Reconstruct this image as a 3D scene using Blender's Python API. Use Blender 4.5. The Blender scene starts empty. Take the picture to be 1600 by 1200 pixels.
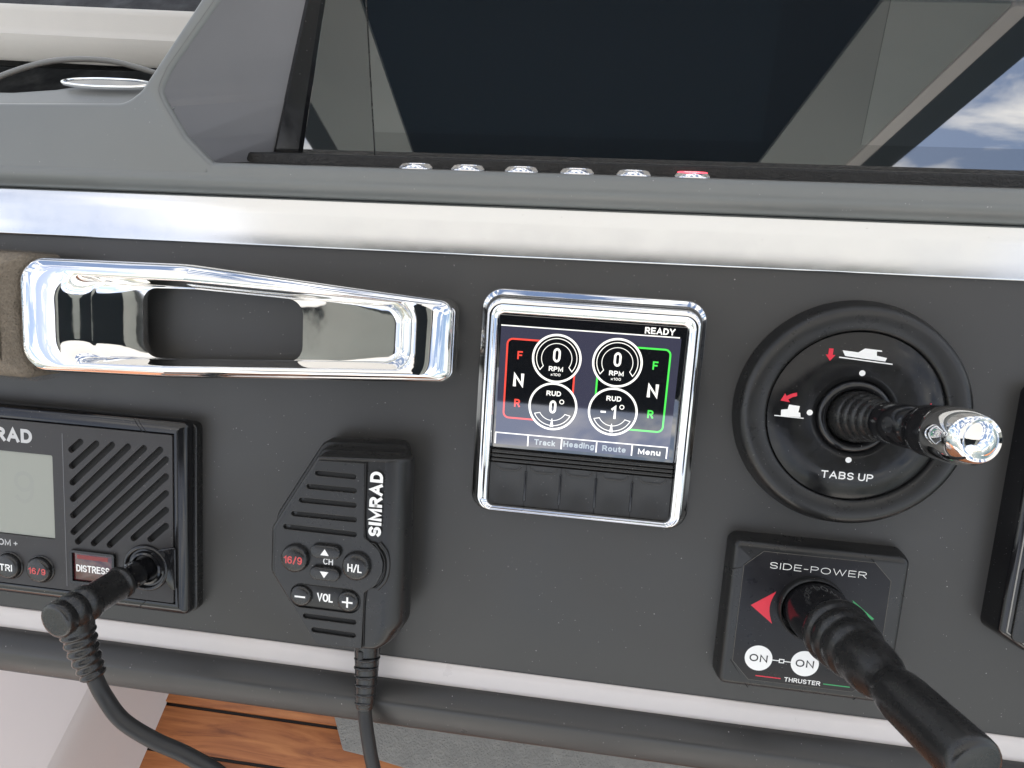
import bpy, bmesh, math, random
from mathutils import Matrix, Vector
random.seed(7)
PI = math.pi
R = math.radians
S = bpy.context.scene
COL = S.collection
MM = 0.001

# ------------------------------------------------------------------ camera
# dashboard frame: u = across, v = up the slope, w = out of the face (millimetres); the face leans back 45 degrees
c45 = math.sqrt(.5)
PANEL = Matrix(((1, 0, 0, 0), (0, c45, -c45, 0), (0, c45, c45, 0), (0, 0, 0, 1)))
cam = bpy.data.objects.new('camera', bpy.data.cameras.new('camera'))
COL.objects.link(cam)
cam.data.sensor_width = 36
cam.data.lens = 23.625
cam.data.clip_start = .01
cam.data.clip_end = 5000
xa = Vector((0.9907542, 0.0651971, -0.1189771))
ya = Vector((-0.0814409, 0.9871867, -0.1372215))
za = Vector((0.1085062, 0.1456423, 0.9833691))
cam.matrix_world = PANEL @ Matrix(((xa.x, ya.x, za.x, -.0037136), (xa.y, ya.y, za.y, .0663187), (xa.z, ya.z, za.z, .3644769), (0, 0, 0, 1)))
S.camera = cam

# ------------------------------------------------------------------ sky, sun, exposure
SUN_EL, SUN_AZ = R(60), R(196)          # azimuth measured from +Y (ahead) towards +X; the sun stands high astern
w = bpy.data.worlds.new('World'); S.world = w; w.use_nodes = True
nt = w.node_tree; nt.nodes.clear()
out = nt.nodes.new('ShaderNodeOutputWorld'); bg = nt.nodes.new('ShaderNodeBackground')
sky = nt.nodes.new('ShaderNodeTexSky'); sky.sky_type = 'NISHITA'; sky.sun_disc = False
sky.dust_density = 2.0; sky.sun_elevation = SUN_EL; sky.sun_rotation = SUN_AZ
tc = nt.nodes.new('ShaderNodeTexCoord')
mp = nt.nodes.new('ShaderNodeMapping'); mp.inputs['Scale'].default_value = (2.2, 2.2, 4.5)
nz = nt.nodes.new('ShaderNodeTexNoise'); nz.inputs['Scale'].default_value = 2.4; nz.inputs['Detail'].default_value = 9; nz.inputs['Roughness'].default_value = .58; nz.inputs['Distortion'].default_value = .5
rp = nt.nodes.new('ShaderNodeValToRGB'); rp.color_ramp.elements[0].position = .46; rp.color_ramp.elements[1].position = .6
mx = nt.nodes.new('ShaderNodeMix'); mx.data_type = 'RGBA'; mx.inputs[7].default_value = (11.5, 11.2, 10.7, 1)
L = nt.links.new
L(tc.outputs['Generated'], mp.inputs['Vector']); L(mp.outputs[0], nz.inputs['Vector']); L(nz.outputs[0], rp.inputs[0])
L(rp.outputs[0], mx.inputs[0]); L(sky.outputs[0], mx.inputs[6]); L(mx.outputs[2], bg.inputs[0]); L(bg.outputs[0], out.inputs[0])
bg.inputs[1].default_value = .1
sun = bpy.data.objects.new('sun', bpy.data.lights.new('sun', 'SUN')); COL.objects.link(sun)
sun.data.energy = 4.5; sun.data.angle = R(.53); sun.data.color = (1, .96, .9)
sd = Vector((math.sin(SUN_AZ) * math.cos(SUN_EL), math.cos(SUN_AZ) * math.cos(SUN_EL), math.sin(SUN_EL)))
sun.rotation_euler = sd.to_track_quat('Z', 'Y').to_euler()
S.view_settings.view_transform = 'Standard'; S.view_settings.look = 'None'; S.view_settings.gamma = 1
S.view_settings.exposure = 1.2
S.cycles.use_denoising = True
S.cycles.max_bounces = 10; S.cycles.glossy_bounces = 6; S.cycles.diffuse_bounces = 5
S.cycles.sample_clamp_indirect = 6

# ------------------------------------------------------------------ materials
def mat(name, col, rough=.5, metal=0, ior=1.5, coat=0, emit=None, es=1.0, bump=None, vary=0, vscale=60, specks=0, spec=.5):
    m = bpy.data.materials.new(name); m.use_nodes = True
    n = m.node_tree.nodes; l = m.node_tree.links.new; b = n['Principled BSDF']
    b.inputs['Base Color'].default_value = (*col, 1); b.inputs['Roughness'].default_value = rough
    b.inputs['Metallic'].default_value = metal; b.inputs['IOR'].default_value = ior; b.inputs['Coat Weight'].default_value = coat
    b.inputs['Coat Roughness'].default_value = .04; b.inputs['Specular IOR Level'].default_value = spec
    if emit: b.inputs['Emission Color'].default_value = (*emit, 1); b.inputs['Emission Strength'].default_value = es
    t = n.new('ShaderNodeTexCoord')
    csock = None
    if vary:
        q = n.new('ShaderNodeTexNoise'); q.inputs['Scale'].default_value = vscale; q.inputs['Detail'].default_value = 6; q.inputs['Roughness'].default_value = .65
        l(t.outputs['Object'], q.inputs['Vector'])
        r_ = n.new('ShaderNodeMapRange'); r_.inputs[1].default_value = .3; r_.inputs[2].default_value = .7
        r_.inputs[3].default_value = max(0, rough - vary); r_.inputs[4].default_value = rough + vary; l(q.outputs[0], r_.inputs[0]); l(r_.outputs[0], b.inputs['Roughness'])
        mm = n.new('ShaderNodeMix'); mm.data_type = 'RGBA'; mm.inputs[6].default_value = (*[c * (1 - vary) for c in col], 1); mm.inputs[7].default_value = (*[c * (1 + vary) for c in col], 1)
        l(q.outputs[0], mm.inputs[0]); csock = mm.outputs[2]; l(csock, b.inputs['Base Color'])
    if specks:                                                   # settled dust: sparse pale grains
        acc = None
        for scale_, rad_s, rare in ((specks, .085, .72), (specks * 2.7, .15, .9), (specks * .45, .032, .6)):
            v = n.new('ShaderNodeTexVoronoi'); v.inputs['Scale'].default_value = scale_; l(t.outputs['Object'], v.inputs['Vector'])
            sp = n.new('ShaderNodeSeparateColor'); l(v.outputs['Color'], sp.inputs[0])
            sz = n.new('ShaderNodeMath'); sz.operation = 'MULTIPLY'; sz.inputs[1].default_value = rad_s; l(sp.outputs[1], sz.inputs[0])
            lt = n.new('ShaderNodeMath'); lt.operation = 'LESS_THAN'; l(v.outputs['Distance'], lt.inputs[0]); l(sz.outputs[0], lt.inputs[1])
            gt = n.new('ShaderNodeMath'); gt.operation = 'GREATER_THAN'; gt.inputs[1].default_value = rare; l(sp.outputs[0], gt.inputs[0])
            ml = n.new('ShaderNodeMath'); ml.operation = 'MULTIPLY'; l(lt.outputs[0], ml.inputs[0]); l(gt.outputs[0], ml.inputs[1])
            if acc is not None:
                ad = n.new('ShaderNodeMath'); ad.operation = 'MAXIMUM'; l(acc.outputs[0], ad.inputs[0]); l(ml.outputs[0], ad.inputs[1]); acc = ad
            else: acc = ml
        ml = acc
        m2 = n.new('ShaderNodeMix'); m2.data_type = 'RGBA'; m2.inputs[6].default_value = (*col, 1); m2.inputs[7].default_value = (.3, .29, .28, 1) if not metal else (.35, .34, .33, 1)
        if csock: l(csock, m2.inputs[6])
        l(ml.outputs[0], m2.inputs[0]); l(m2.outputs[2], b.inputs['Base Color'])
    if bump:
        q = n.new('ShaderNodeTexNoise'); q.inputs['Scale'].default_value = bump[0]; q.inputs['Detail'].default_value = bump[2] if len(bump) > 2 else 3
        l(t.outputs['Object'], q.inputs['Vector'])
        bp = n.new('ShaderNodeBump'); bp.inputs['Strength'].default_value = 1; bp.inputs['Distance'].default_value = bump[1]
        l(q.outputs[0], bp.inputs['Height']); l(bp.outputs[0], b.inputs['Normal'])
    return m

DASH = mat('charcoal_dash_paint', (.041, .0402, .039), .38, spec=.42, vary=.12, vscale=10, bump=(1500, .000016), specks=260)
FASCIA = mat('sky_sheen_fascia_paint', (.15, .157, .153), .34, vary=.05, vscale=30, bump=(1400, .000012), specks=200)  # dash paint with the sky's sheen put in as a lighter colour
WALLP = mat('charcoal_recess_paint', (.12, .121, .128), .5, vary=.08, bump=(1400, .000012))
CHROME = mat('polished_chrome', (.76, .755, .75), .05, 1, vary=.04, vscale=70, specks=700, bump=(22, .00012, 2))
CHROMEH = mat('polished_handle_chrome', (.76, .755, .745), .05, 1, vary=.03, vscale=60, specks=500, bump=(45, .00008, 3))
TRIM = mat('polished_trim_steel', (.62, .63, .635), .19, 1, vary=.05, vscale=30, specks=300, bump=(26, .00007, 2))
PALETRIM = mat('pale_worn_trim', (.58, .54, .52), .32, vary=.06, vscale=40, bump=(60, .0001, 3))
DARKCHROME = mat('smoked_chrome', (.14, .145, .15), .06, 1)
PLASTIC = mat('black_satin_plastic', (.012, .012, .012), .26, spec=.45, vary=.05, vscale=90, bump=(1800, .000008), specks=500)
MICP = mat('black_matte_plastic', (.0135, .0135, .0135), .3, spec=.45, vary=.05, vscale=110, bump=(1800, .00001), specks=420)
KEYP = mat('charcoal_keypad_rubber', (.03, .03, .03), .36, spec=.4, bump=(1800, .00001), specks=420)
GLOSS = mat('black_gloss_plastic', (.008, .008, .009), .12, vary=.05, vscale=120, specks=420)
RUBBER = mat('black_rubber', (.014, .014, .014), .27, spec=.5, vary=.04, vscale=140, bump=(1200, .00001))
CABLE = mat('grey_black_cable_rubber', (.022, .022, .0222), .42, spec=.35, vary=.12, vscale=80, bump=(1200, .00001))
DEEP = mat('deep_black', (.003, .003, .003), .7)
RADIOF = mat('dark_grey_faceplate', (.036, .034, .034), .36, spec=.3, vary=.1, vscale=70, bump=(2500, .00001), specks=420)
PLATE = mat('dark_label_plate', (.009, .009, .0115), .34, spec=.3, vary=.1, vscale=120, specks=520)
DISC = mat('black_gloss_disc', (.009, .009, .0095), .2, spec=.35, vary=.1, vscale=120, specks=380)
LCD = mat('grey_green_lcd', (.29, .3, .265), .4, spec=.3, vary=.04, vscale=15)
LCDG = mat('lcd_ghost_segment', (.262, .272, .242), .4)
WHITE = mat('white_print', (.84, .84, .82), .45)
GREYW = mat('grey_print', (.5, .5, .5), .4)
REDP = mat('red_print', (.65, .02, .045), .45)
REDT = mat('red_letters', (.55, .07, .07), .45)
GREENP = mat('green_print', (.03, .3, .1), .45)
BLACKP = mat('black_print', (.01, .01, .012), .5)
DISTR = mat('red_distress_cover', (.05, .006, .008), .15, coat=.6)
DISTB = mat('bright_red_bar', (.2, .015, .012), .3)
def scr(name, e, s): return mat(name, (.004, .004, .005), .03, ior=2.3, emit=e, es=s)
E_BG = scr('screen_veil_glow', (.10, .10, .17), .22)  # even glow paints the reflected blue-grey veil over the display
E_BLACK = scr('screen_black', (.01, .01, .012), .05)
E_WHITE = scr('screen_white', (1, .98, .93), .62)
E_DIM = scr('screen_dim_white', (.55, .62, .66), .4)
E_RED = scr('screen_red', (1, .09, .06), .5)
E_GREEN = scr('screen_green', (.1, 1, .12), .45)
GLASS = mat('dark_screen_glass', (.006, .008, .011), .02, ior=2.9)
GLASS2 = mat('dark_screen_active_glass', (.006, .009, .013), .015, ior=3.5)
SPECK = mat('black_dusty_gasket', (.008, .008, .008), .5, vary=.2, vscale=300, bump=(900, .0004), specks=900)
SUEDE = mat('taupe_suede', (.2, .17, .135), .95, vary=.5, vscale=420, bump=(700, .0015, 6), spec=.1)
GEL = mat('white_gelcoat', (.57, .5, .47), .3, vary=.03, vscale=8)
COAM = mat('pale_grey_coaming', (.5, .475, .43), .5, vary=.06, vscale=30, bump=(1200, .0001))
DARKG = mat('dark_gap_and_vent', (.007, .007, .008), .7, vary=.2, vscale=40)
PALECAB = mat('pale_cable_jacket', (.17, .17, .16), .45)
FELT = mat('grey_felt', (.27, .26, .235), .9, vary=.35, vscale=60, bump=(500, .002, 6))
CAULK = mat('black_caulk', (.01, .01, .01), .6)
GREYR = mat('grey_roof_lining', (.3, .33, .33), .5, vary=.3, vscale=2)
PALER = mat('pale_roof_rail', (.6, .58, .57), .4)
DARKR = mat('tinted_roof_panel', (.004, .009, .015), .55, spec=.08)
BLKR = mat('black_roof_beam', (.015, .017, .02), .4)
LED = mat('red_led', (.5, .03, .05), .3, emit=(1, .05, .09), es=1.2)
def teak_mat():
    m = bpy.data.materials.new('oiled_teak'); m.use_nodes = True
    n = m.node_tree.nodes; l = m.node_tree.links.new; b = n['Principled BSDF']
    t = n.new('ShaderNodeTexCoord'); mp = n.new('ShaderNodeMapping'); mp.inputs['Scale'].default_value = (5, 55, 55)
    oi = n.new('ShaderNodeObjectInfo'); ad = n.new('ShaderNodeVectorMath'); ad.operation = 'ADD'
    l(t.outputs['Object'], ad.inputs[0]); l(oi.outputs['Random'], ad.inputs[1]); l(ad.outputs[0], mp.inputs['Vector'])
    q = n.new('ShaderNodeTexNoise'); q.inputs['Scale'].default_value = 2.2; q.inputs['Detail'].default_value = 9; q.inputs['Roughness'].default_value = .62; q.inputs['Distortion'].default_value = .8
    l(mp.outputs[0], q.inputs['Vector'])
    r = n.new('ShaderNodeValToRGB'); e = r.color_ramp.elements
    e[0].position = .28; e[0].color = (.15, .042, .012, 1); e[1].position = .72; e[1].color = (.52, .2, .06, 1)
    k = e.new(.5); k.color = (.38, .125, .035, 1)
    l(q.outputs[0], r.inputs[0]); l(r.outputs[0], b.inputs['Base Color']); b.inputs['Roughness'].default_value = .5
    bp = n.new('ShaderNodeBump'); bp.inputs['Distance'].default_value = .0004; l(q.outputs[0], bp.inputs['Height']); l(bp.outputs[0], b.inputs['Normal'])
    return m
TEAK = teak_mat()
def headliner_mat():  # translucency invented so the pale headliner looks bright and lights the dash
    m = bpy.data.materials.new('translucent_headliner'); m.use_nodes = True
    n = m.node_tree.nodes; l = m.node_tree.links.new; n.clear()
    o = n.new('ShaderNodeOutputMaterial'); d = n.new('ShaderNodeBsdfDiffuse'); t = n.new('ShaderNodeBsdfTranslucent'); a = n.new('ShaderNodeMixShader')
    d.inputs[0].default_value = (.68, .68, .67, 1); t.inputs[0].default_value = (.63, .625, .61, 1); a.inputs[0].default_value = .42
    l(d.outputs[0], a.inputs[1]); l(t.outputs[0], a.inputs[2]); l(a.outputs[0], o.inputs[0])
    return m
HEADLINER = headliner_mat()

# ------------------------------------------------------------------ object helpers
BASE = {}
def setp(o, label=None, cat=None, group=None, kind=None):
    if label: o['label'] = label
    if cat: o['category'] = cat
    if group: o['group'] = group
    if kind: o['kind'] = kind
    return o
def root(name, base, label=None, cat=None, group=None, kind=None, frame=PANEL):
    o = bpy.data.objects.new(name, None); COL.objects.link(o); o.empty_display_size = .02
    o.matrix_world = frame @ Matrix.Translation(Vector(base) * MM)
    BASE[o] = Vector(base)
    return setp(o, label, cat, group, kind)
def finish(me, smooth=32):
    me.shade_smooth()
    me.set_sharp_from_angle(angle=R(smooth))
def obj(name, bm, m, parent=None, smooth=32, frame=None, normals=True):
    """bm in millimetres, in the frame of the thing; one mesh object"""
    if normals: bmesh.ops.recalc_face_normals(bm, faces=bm.faces)
    me = bpy.data.meshes.new(name); bm.to_mesh(me); bm.free()
    return link(name, me, m, parent, smooth, frame)
def link(name, me, m, parent=None, smooth=32, frame=None):
    b = BASE.get(parent, Vector())
    me.transform(Matrix.Diagonal((MM, MM, MM, 1)) @ Matrix.Translation(-b))
    finish(me, smooth)
    o = bpy.data.objects.new(name, me); COL.objects.link(o); me.materials.clear(); me.materials.append(m)
    if parent: o.parent = parent; BASE[o] = b
    if frame is not None: o.matrix_world = frame
    return o
NB = bmesh.new
def rpoly(poly, r, inset=0, n=5):
    """counter-clockwise polygon, edges moved in by inset, corners rounded"""
    N = len(poly); rs = r if isinstance(r, (list, tuple)) else [r] * N
    P = [Vector(p[:2]) for p in poly]; q = []
    ins = inset if isinstance(inset, (list, tuple)) else [inset] * N
    lines = []
    for i in range(N):
        d = (P[(i + 1) % N] - P[i]).normalized(); nn = Vector((-d.y, d.x)); lines.append((P[i] + nn * ins[i], d))
    for i in range(N):
        (p1, d1), (p2, d2) = lines[i - 1], lines[i]
        cr = d1.x * d2.y - d1.y * d2.x
        q.append(p2 if abs(cr) < 1e-6 else p1 + d1 * (((p2 - p1).x * d2.y - (p2 - p1).y * d2.x) / cr))
    outp = []
    for i in range(N):
        a = (q[i - 1] - q[i]).normalized(); b = (q[(i + 1) % N] - q[i]).normalized()
        ang = a.angle(b); convex = (-a).x * b.y - (-a).y * b.x > 0
        mi = max(ins[i], ins[i - 1])
        rad = max(rs[i] - mi, .05) if convex else rs[i] + mi
        t = min(rad / math.tan(ang / 2), .49 * min((q[i - 1] - q[i]).length, (q[(i + 1) % N] - q[i]).length)); rad = t * math.tan(ang / 2)
        c = q[i] + (a + b).normalized() * (rad / math.sin(ang / 2))
        s0 = q[i] + a * t - c; s1 = q[i] + b * t - c
        a0 = math.atan2(s0.y, s0.x); da = (math.atan2(s1.y, s1.x) - a0 + PI) % (2 * PI) - PI
        for k in range(n + 1):
            x = a0 + da * k / n; outp.append(Vector((c.x + rad * math.cos(x), c.y + rad * math.sin(x))))
    return outp
def rect(x0, x1, y0, y1): return [(x0, y0), (x1, y0), (x1, y1), (x0, y1)]
def loft(bm, rings, cap0=True, cap1=True, closed=True):
    V = [[bm.verts.new(p) for p in r_] for r_ in rings]
    n = len(V[0])
    for a, b in zip(V, V[1:]):
        for i in range(n if closed else n - 1):
            j = (i + 1) % n; bm.faces.new((a[i], a[j], b[j], b[i]))
    if cap0 and closed: bm.faces.new(list(reversed(V[0])))
    if cap1 and closed: bm.faces.new(V[-1])
    return V
def prism(bm, poly, r, z0, z1, bev=.6, k=4, n=5, flare=0, cap0=True):
    rings = [[(p.x, p.y, z0) for p in rpoly(poly, r, -flare, n)]]
    for i in range(k + 1):
        a = PI / 2 * i / k
        rings.append([(p.x, p.y, z1 - bev + bev * math.sin(a)) for p in rpoly(poly, r, bev * (1 - math.cos(a)), n)])
    loft(bm, rings, cap0); return bm
def lathe(bm, prof, n=48, M_=None, close=True):
    rings = []
    for r_, z in prof:
        rings.append([(max(r_, .001) * math.cos(2 * PI * i / n), max(r_, .001) * math.sin(2 * PI * i / n), z) for i in range(n)])
    V = loft(bm, rings, close, close)
    if M_ is not None: bmesh.ops.transform(bm, matrix=M_, verts=[v for r_ in V for v in r_])
    return bm
def axis(p0, p1):
    z = (Vector(p1) - Vector(p0)).normalized()
    return Matrix.Translation(Vector(p0)) @ z.to_track_quat('Z', 'Y').to_matrix().to_4x4()
def spline(pts, n=8):
    P = [Vector(p) for p in pts]; P = [2 * P[0] - P[1]] + P + [2 * P[-1] - P[-2]]; o = []
    for i in range(1, len(P) - 2):
        for k in range(n):
            t = k / n; a, b, c, d = P[i - 1:i + 3]
            o.append(.5 * (2 * b + (c - a) * t + (2 * a - 5 * b + 4 * c - d) * t * t + (3 * b - a - 3 * c + d) * t ** 3))
    return o + [P[-2]]
def tube(bm, pts, rad, n=14, caps=True):
    P = [Vector(p) for p in pts]; rings = []; up = None
    for i, p in enumerate(P):
        t = (P[min(i + 1, len(P) - 1)] - P[max(i - 1, 0)]).normalized()
        if up is None: up = t.orthogonal().normalized()
        up = (up - t * up.dot(t)).normalized(); s = t.cross(up)
        r_ = rad[i] if isinstance(rad, (list, tuple)) else rad
        rings.append([p + (up * math.cos(2 * PI * k / n) + s * math.sin(2 * PI * k / n)) * r_ for k in range(n)])
    loft(bm, rings, caps, caps); return bm
def extrude_profile(bm, prof, u0, u1, n=1):
    """open (v,w) profile swept along u"""
    rings = [[(u0 + (u1 - u0) * i / n, v, w_) for v, w_ in prof] for i in range(n + 1)]
    loft(bm, rings, closed=False); return bm
def flat(bm, pts, z):
    bm.faces.new([bm.verts.new((p[0], p[1], z)) for p in pts]); return bm
def sector(bm, cx, cy, r0, r1, a0, a1, z, n=40):
    A = [R(a0 + (a1 - a0) * i / n) for i in range(n + 1)]
    o = [bm.verts.new((cx + r1 * math.cos(a), cy + r1 * math.sin(a), z)) for a in A]
    i_ = [bm.verts.new((cx + r0 * math.cos(a), cy + r0 * math.sin(a), z)) for a in A]
    for k in range(n): bm.faces.new((i_[k], o[k], o[k + 1], i_[k + 1]))
    return bm
def disc(bm, cx, cy, r_, z, n=56): return flat(bm, [(cx + r_ * math.cos(2 * PI * i / n), cy + r_ * math.sin(2 * PI * i / n)) for i in range(n)], z)
def capsule(x0, y0, x1, y1, r_, n=6):
    a = math.atan2(y1 - y0, x1 - x0)
    return [(x1 + r_ * math.cos(a - PI / 2 + PI * i / n), y1 + r_ * math.sin(a - PI / 2 + PI * i / n)) for i in range(n + 1)] + \
           [(x0 + r_ * math.cos(a + PI / 2 + PI * i / n), y0 + r_ * math.sin(a + PI / 2 + PI * i / n)) for i in range(n + 1)]
def sheet(name, outer, holes, z0, z1, m, parent, bev=0.0, smooth=32):
    """flat plate with real holes"""
    cu = bpy.data.curves.new(name, 'CURVE'); cu.dimensions = '2D'; cu.fill_mode = 'BOTH'
    cu.extrude = (z1 - z0) / 2 - bev; cu.bevel_depth = bev; cu.bevel_resolution = 2 if bev else 0
    if bev: cu.offset = -bev
    for h in [outer] + holes:
        s = cu.splines.new('POLY'); s.points.add(len(h) - 1); s.use_cyclic_u = True
        for p, q in zip(s.points, h): p.co = (q[0], q[1], 0, 1)
    o = bpy.data.objects.new(name, cu); me = bpy.data.meshes.new_from_object(o)
    bpy.data.objects.remove(o); bpy.data.curves.remove(cu)
    me.transform(Matrix.Translation((0, 0, (z0 + z1) / 2)))
    return link(name, me, m, parent, smooth)
def _A(cx, cy, rx, ry, a0, a1, n=14): return [(cx + rx * math.cos(R(a0 + (a1 - a0) * i / n)), cy + ry * math.sin(R(a0 + (a1 - a0) * i / n))) for i in range(n + 1)]
def _O(w_, h=1.0, y=0.0, k=.5):                                # closed oval with straight flanks
    ry = min(h / 2, w_ * k * 1.15); return [(w_ / 2 + w_ / 2 * math.cos(R(a)), (y + h - ry if a < 180 else y + ry) + ry * math.sin(R(a))) for a in range(0, 360, 15)] + [(w_, y + h - ry)]
GL = {
 'A': (.78, [[(0, 0), (.39, 1), (.78, 0)], [(.16, .32), (.62, .32)]]),
 'B': (.66, [[(0, 0), (0, 1), (.36, 1)] + _A(.36, .76, .27, .24, 90, -90) + [(0, .52)], [(.36, .52)] + _A(.38, .26, .28, .26, 90, -90) + [(0, 0)]]),
 'C': (.72, [_A(.38, .5, .38, .5, 48, 312, 20)]),
 'D': (.7, [[(0, 0), (0, 1), (.3, 1)] + _A(.3, .5, .4, .5, 90, -90) + [(0, 0)]]),
 'E': (.58, [[(.58, 1), (0, 1), (0, 0), (.58, 0)], [(0, .52), (.52, .52)]]),
 'F': (.56, [[(.56, 1), (0, 1), (0, 0)], [(0, .5), (.48, .5)]]),
 'H': (.66, [[(0, 0), (0, 1)], [(.66, 0), (.66, 1)], [(0, .52), (.66, .52)]]),
 'I': (.0, [[(0, 0), (0, 1)]]),
 'L': (.52, [[(0, 1), (0, 0), (.52, 0)]]),
 'M': (.84, [[(0, 0), (0, 1), (.42, .12), (.84, 1), (.84, 0)]]),
 'N': (.66, [[(0, 0), (0, 1), (.66, 0), (.66, 1)]]),
 'O': (.78, [_O(.78)]), '0': (.56, [_O(.56)]),
 'P': (.62, [[(0, 0), (0, 1), (.34, 1)] + _A(.34, .73, .28, .27, 90, -90) + [(0, .46)]]),
 'R': (.66, [[(0, 0), (0, 1), (.36, 1)] + _A(.36, .74, .28, .26, 90, -90) + [(0, .48)], [(.34, .48), (.66, 0)]]),
 'S': (.62, [_A(.31, .745, .3, .255, 25, 270) + _A(.31, .25, .31, .25, 90, -155)]),
 'T': (.66, [[(0, 1), (.66, 1)], [(.33, 1), (.33, 0)]]),
 'U': (.66, [[(0, 1)] + _A(.33, .32, .33, .32, 180, 360) + [(.66, 1)]]),
 'V': (.74, [[(0, 1), (.37, 0), (.74, 1)]]),
 'W': (1.06, [[(0, 1), (.27, 0), (.53, .95), (.79, 0), (1.06, 1)]]),
 'Y': (.72, [[(0, 1), (.36, .44), (.72, 1)], [(.36, .44), (.36, 0)]]),
 'Z': (.6, [[(0, 1), (.6, 1), (0, 0), (.6, 0)]]),
 '1': (.24, [[(0, .78), (.24, 1), (.24, 0)]]),
 '6': (.56, [_A(.28, .3, .28, .3, 0, 360, 20), [(0, .3), (.0, .55)] + _A(.3, .62, .3, .38, 175, 40)]),
 '9': (.56, [_A(.28, .7, .28, .3, 0, 360, 20), [(.56, .7), (.56, .45)] + _A(.26, .38, .3, .38, -5, -140)]),
 '/': (.4, [[(0, -.04), (.4, 1.04)]]), '-': (.32, [[(0, .42), (.32, .42)]]), '+': (.5, [[(0, .45), (.5, .45)], [(.25, .2), (.25, .7)]]),
 'a': (.48, [[(.04, .52)] + _A(.25, .48, .23, .2, 150, 0) + [(.48, 0)], [(.48, .38), (.2, .36)] + _A(.2, .18, .2, .18, 90, 270) + [(.3, 0), (.48, .16)]]),
 'c': (.5, [_A(.27, .34, .27, .34, 48, 312)]), 'd': (.5, [_A(.25, .34, .25, .34, 0, 360, 20), [(.5, 0), (.5, 1)]]),
 'e': (.52, [[(.02, .35), (.52, .35)] + _A(.26, .34, .26, .34, 0, 315, 18)]), 'g': (.5, [_A(.25, .34, .25, .34, 0, 360, 20), [(.5, .68), (.5, 0)] + _A(.25, -.02, .25, .24, 0, -140)]),
 'i': (.0, [[(0, 0), (0, .68)], [(0, .93), (0, .97)]]), 'k': (.46, [[(0, 0), (0, 1)], [(.44, .68), (.02, .28)], [(.16, .4), (.46, 0)]]),
 'n': (.48, [[(0, 0), (0, .68)], [(0, .4)] + _A(.24, .42, .24, .26, 180, 0) + [(.48, 0)]]), 'o': (.54, [_A(.27, .34, .27, .34, 0, 360, 20)]),
 'r': (.28, [[(0, 0), (0, .68)], [(0, .36)] + _A(.24, .4, .24, .28, 180, 90)]), 't': (.3, [[(.13, .95), (.13, .12), (.17, 0), (.3, 0)], [(0, .68), (.3, .68)]]),
 'u': (.48, [[(0, .68)] + _A(.24, .26, .24, .26, 180, 360), [(.48, 0), (.48, .68)]]), 'x': (.46, [[(0, 0), (.46, .68)], [(0, .68), (.46, 0)]]),
}
def text(s, x, y, z, m, parent, h=None, width=None, bold=0, rot=0, name='lettering', mid=False, gap=None):
    """sans-serif lettering of drawn strokes: h overall height, centred on x; y is the baseline (or the middle when mid)"""
    wt = (.12 + 4 * bold); pen = 0; st = []; gap = (.16 + wt) if gap is None else gap
    for ch in s:
        if ch == ' ': pen += .36; continue
        gw, strokes = GL[ch]
        for k in strokes: st.append([(a + pen, b) for a, b in k])
        pen += gw + gap
    ys = [p[1] for k in st for p in k]; xs = [p[0] for k in st for p in k]
    y0, y1, x0, x1 = min(ys), max(ys), min(xs), max(xs)
    tk = wt * h / (y1 - y0 + (wt if False else 0)); tk = min(tk, h * .34)
    ky = (h - tk) / (y1 - y0); kx = (width - tk) / max(x1 - x0, 1e-3) if width and x1 - x0 > .05 else ky
    bm = NB(); hw = tk / 2; T = Matrix.Translation((x, y, z)) @ Matrix.Rotation(R(rot), 4, 'Z')
    for n_, k in enumerate(st):
        P = [Vector(((a - (x0 + x1) / 2) * kx, (b - (y0 + y1) / 2) * ky + (0 if mid else h / 2))) for a, b in k]
        Q = [P[0]]
        for p in P[1:]:
            if (p - Q[-1]).length > 1e-4: Q.append(p)
        P = Q; cl = (P[0] - P[-1]).length < 1e-3
        if cl: P = P[:-1]
        else:
            P[0] = P[0] + (P[0] - P[1]).normalized() * hw; P[-1] = P[-1] + (P[-1] - P[-2]).normalized() * hw
        N = len(P); Lf = []
        for i_, p in enumerate(P):
            a = P[i_ - 1] if (cl or i_) else None; b = P[(i_ + 1) % N] if (cl or i_ < N - 1) else None
            d1 = (p - a).normalized() if a is not None else None; d2 = (b - p).normalized() if b is not None else None
            d1 = d1 or d2; d2 = d2 or d1
            n1 = Vector((-d1.y, d1.x)); n2 = Vector((-d2.y, d2.x)); mm = n1 + n2
            mm = mm.normalized() if mm.length > .05 else n1
            sc = min(1 / max(mm.dot(n1), .1), 1.9)
            Lf.append((p + mm * hw * sc, p - mm * hw * sc))
        V = [(bm.verts.new(T @ Vector((a.x, a.y, n_ * .008))), bm.verts.new(T @ Vector((b.x, b.y, n_ * .008)))) for a, b in Lf]
        for i_ in range(N if cl else N - 1):
            a, b = V[i_], V[(i_ + 1) % N]; bm.faces.new((a[0], a[1], b[1], b[0]))
    return obj(name, bm, m, parent, normals=False)

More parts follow.
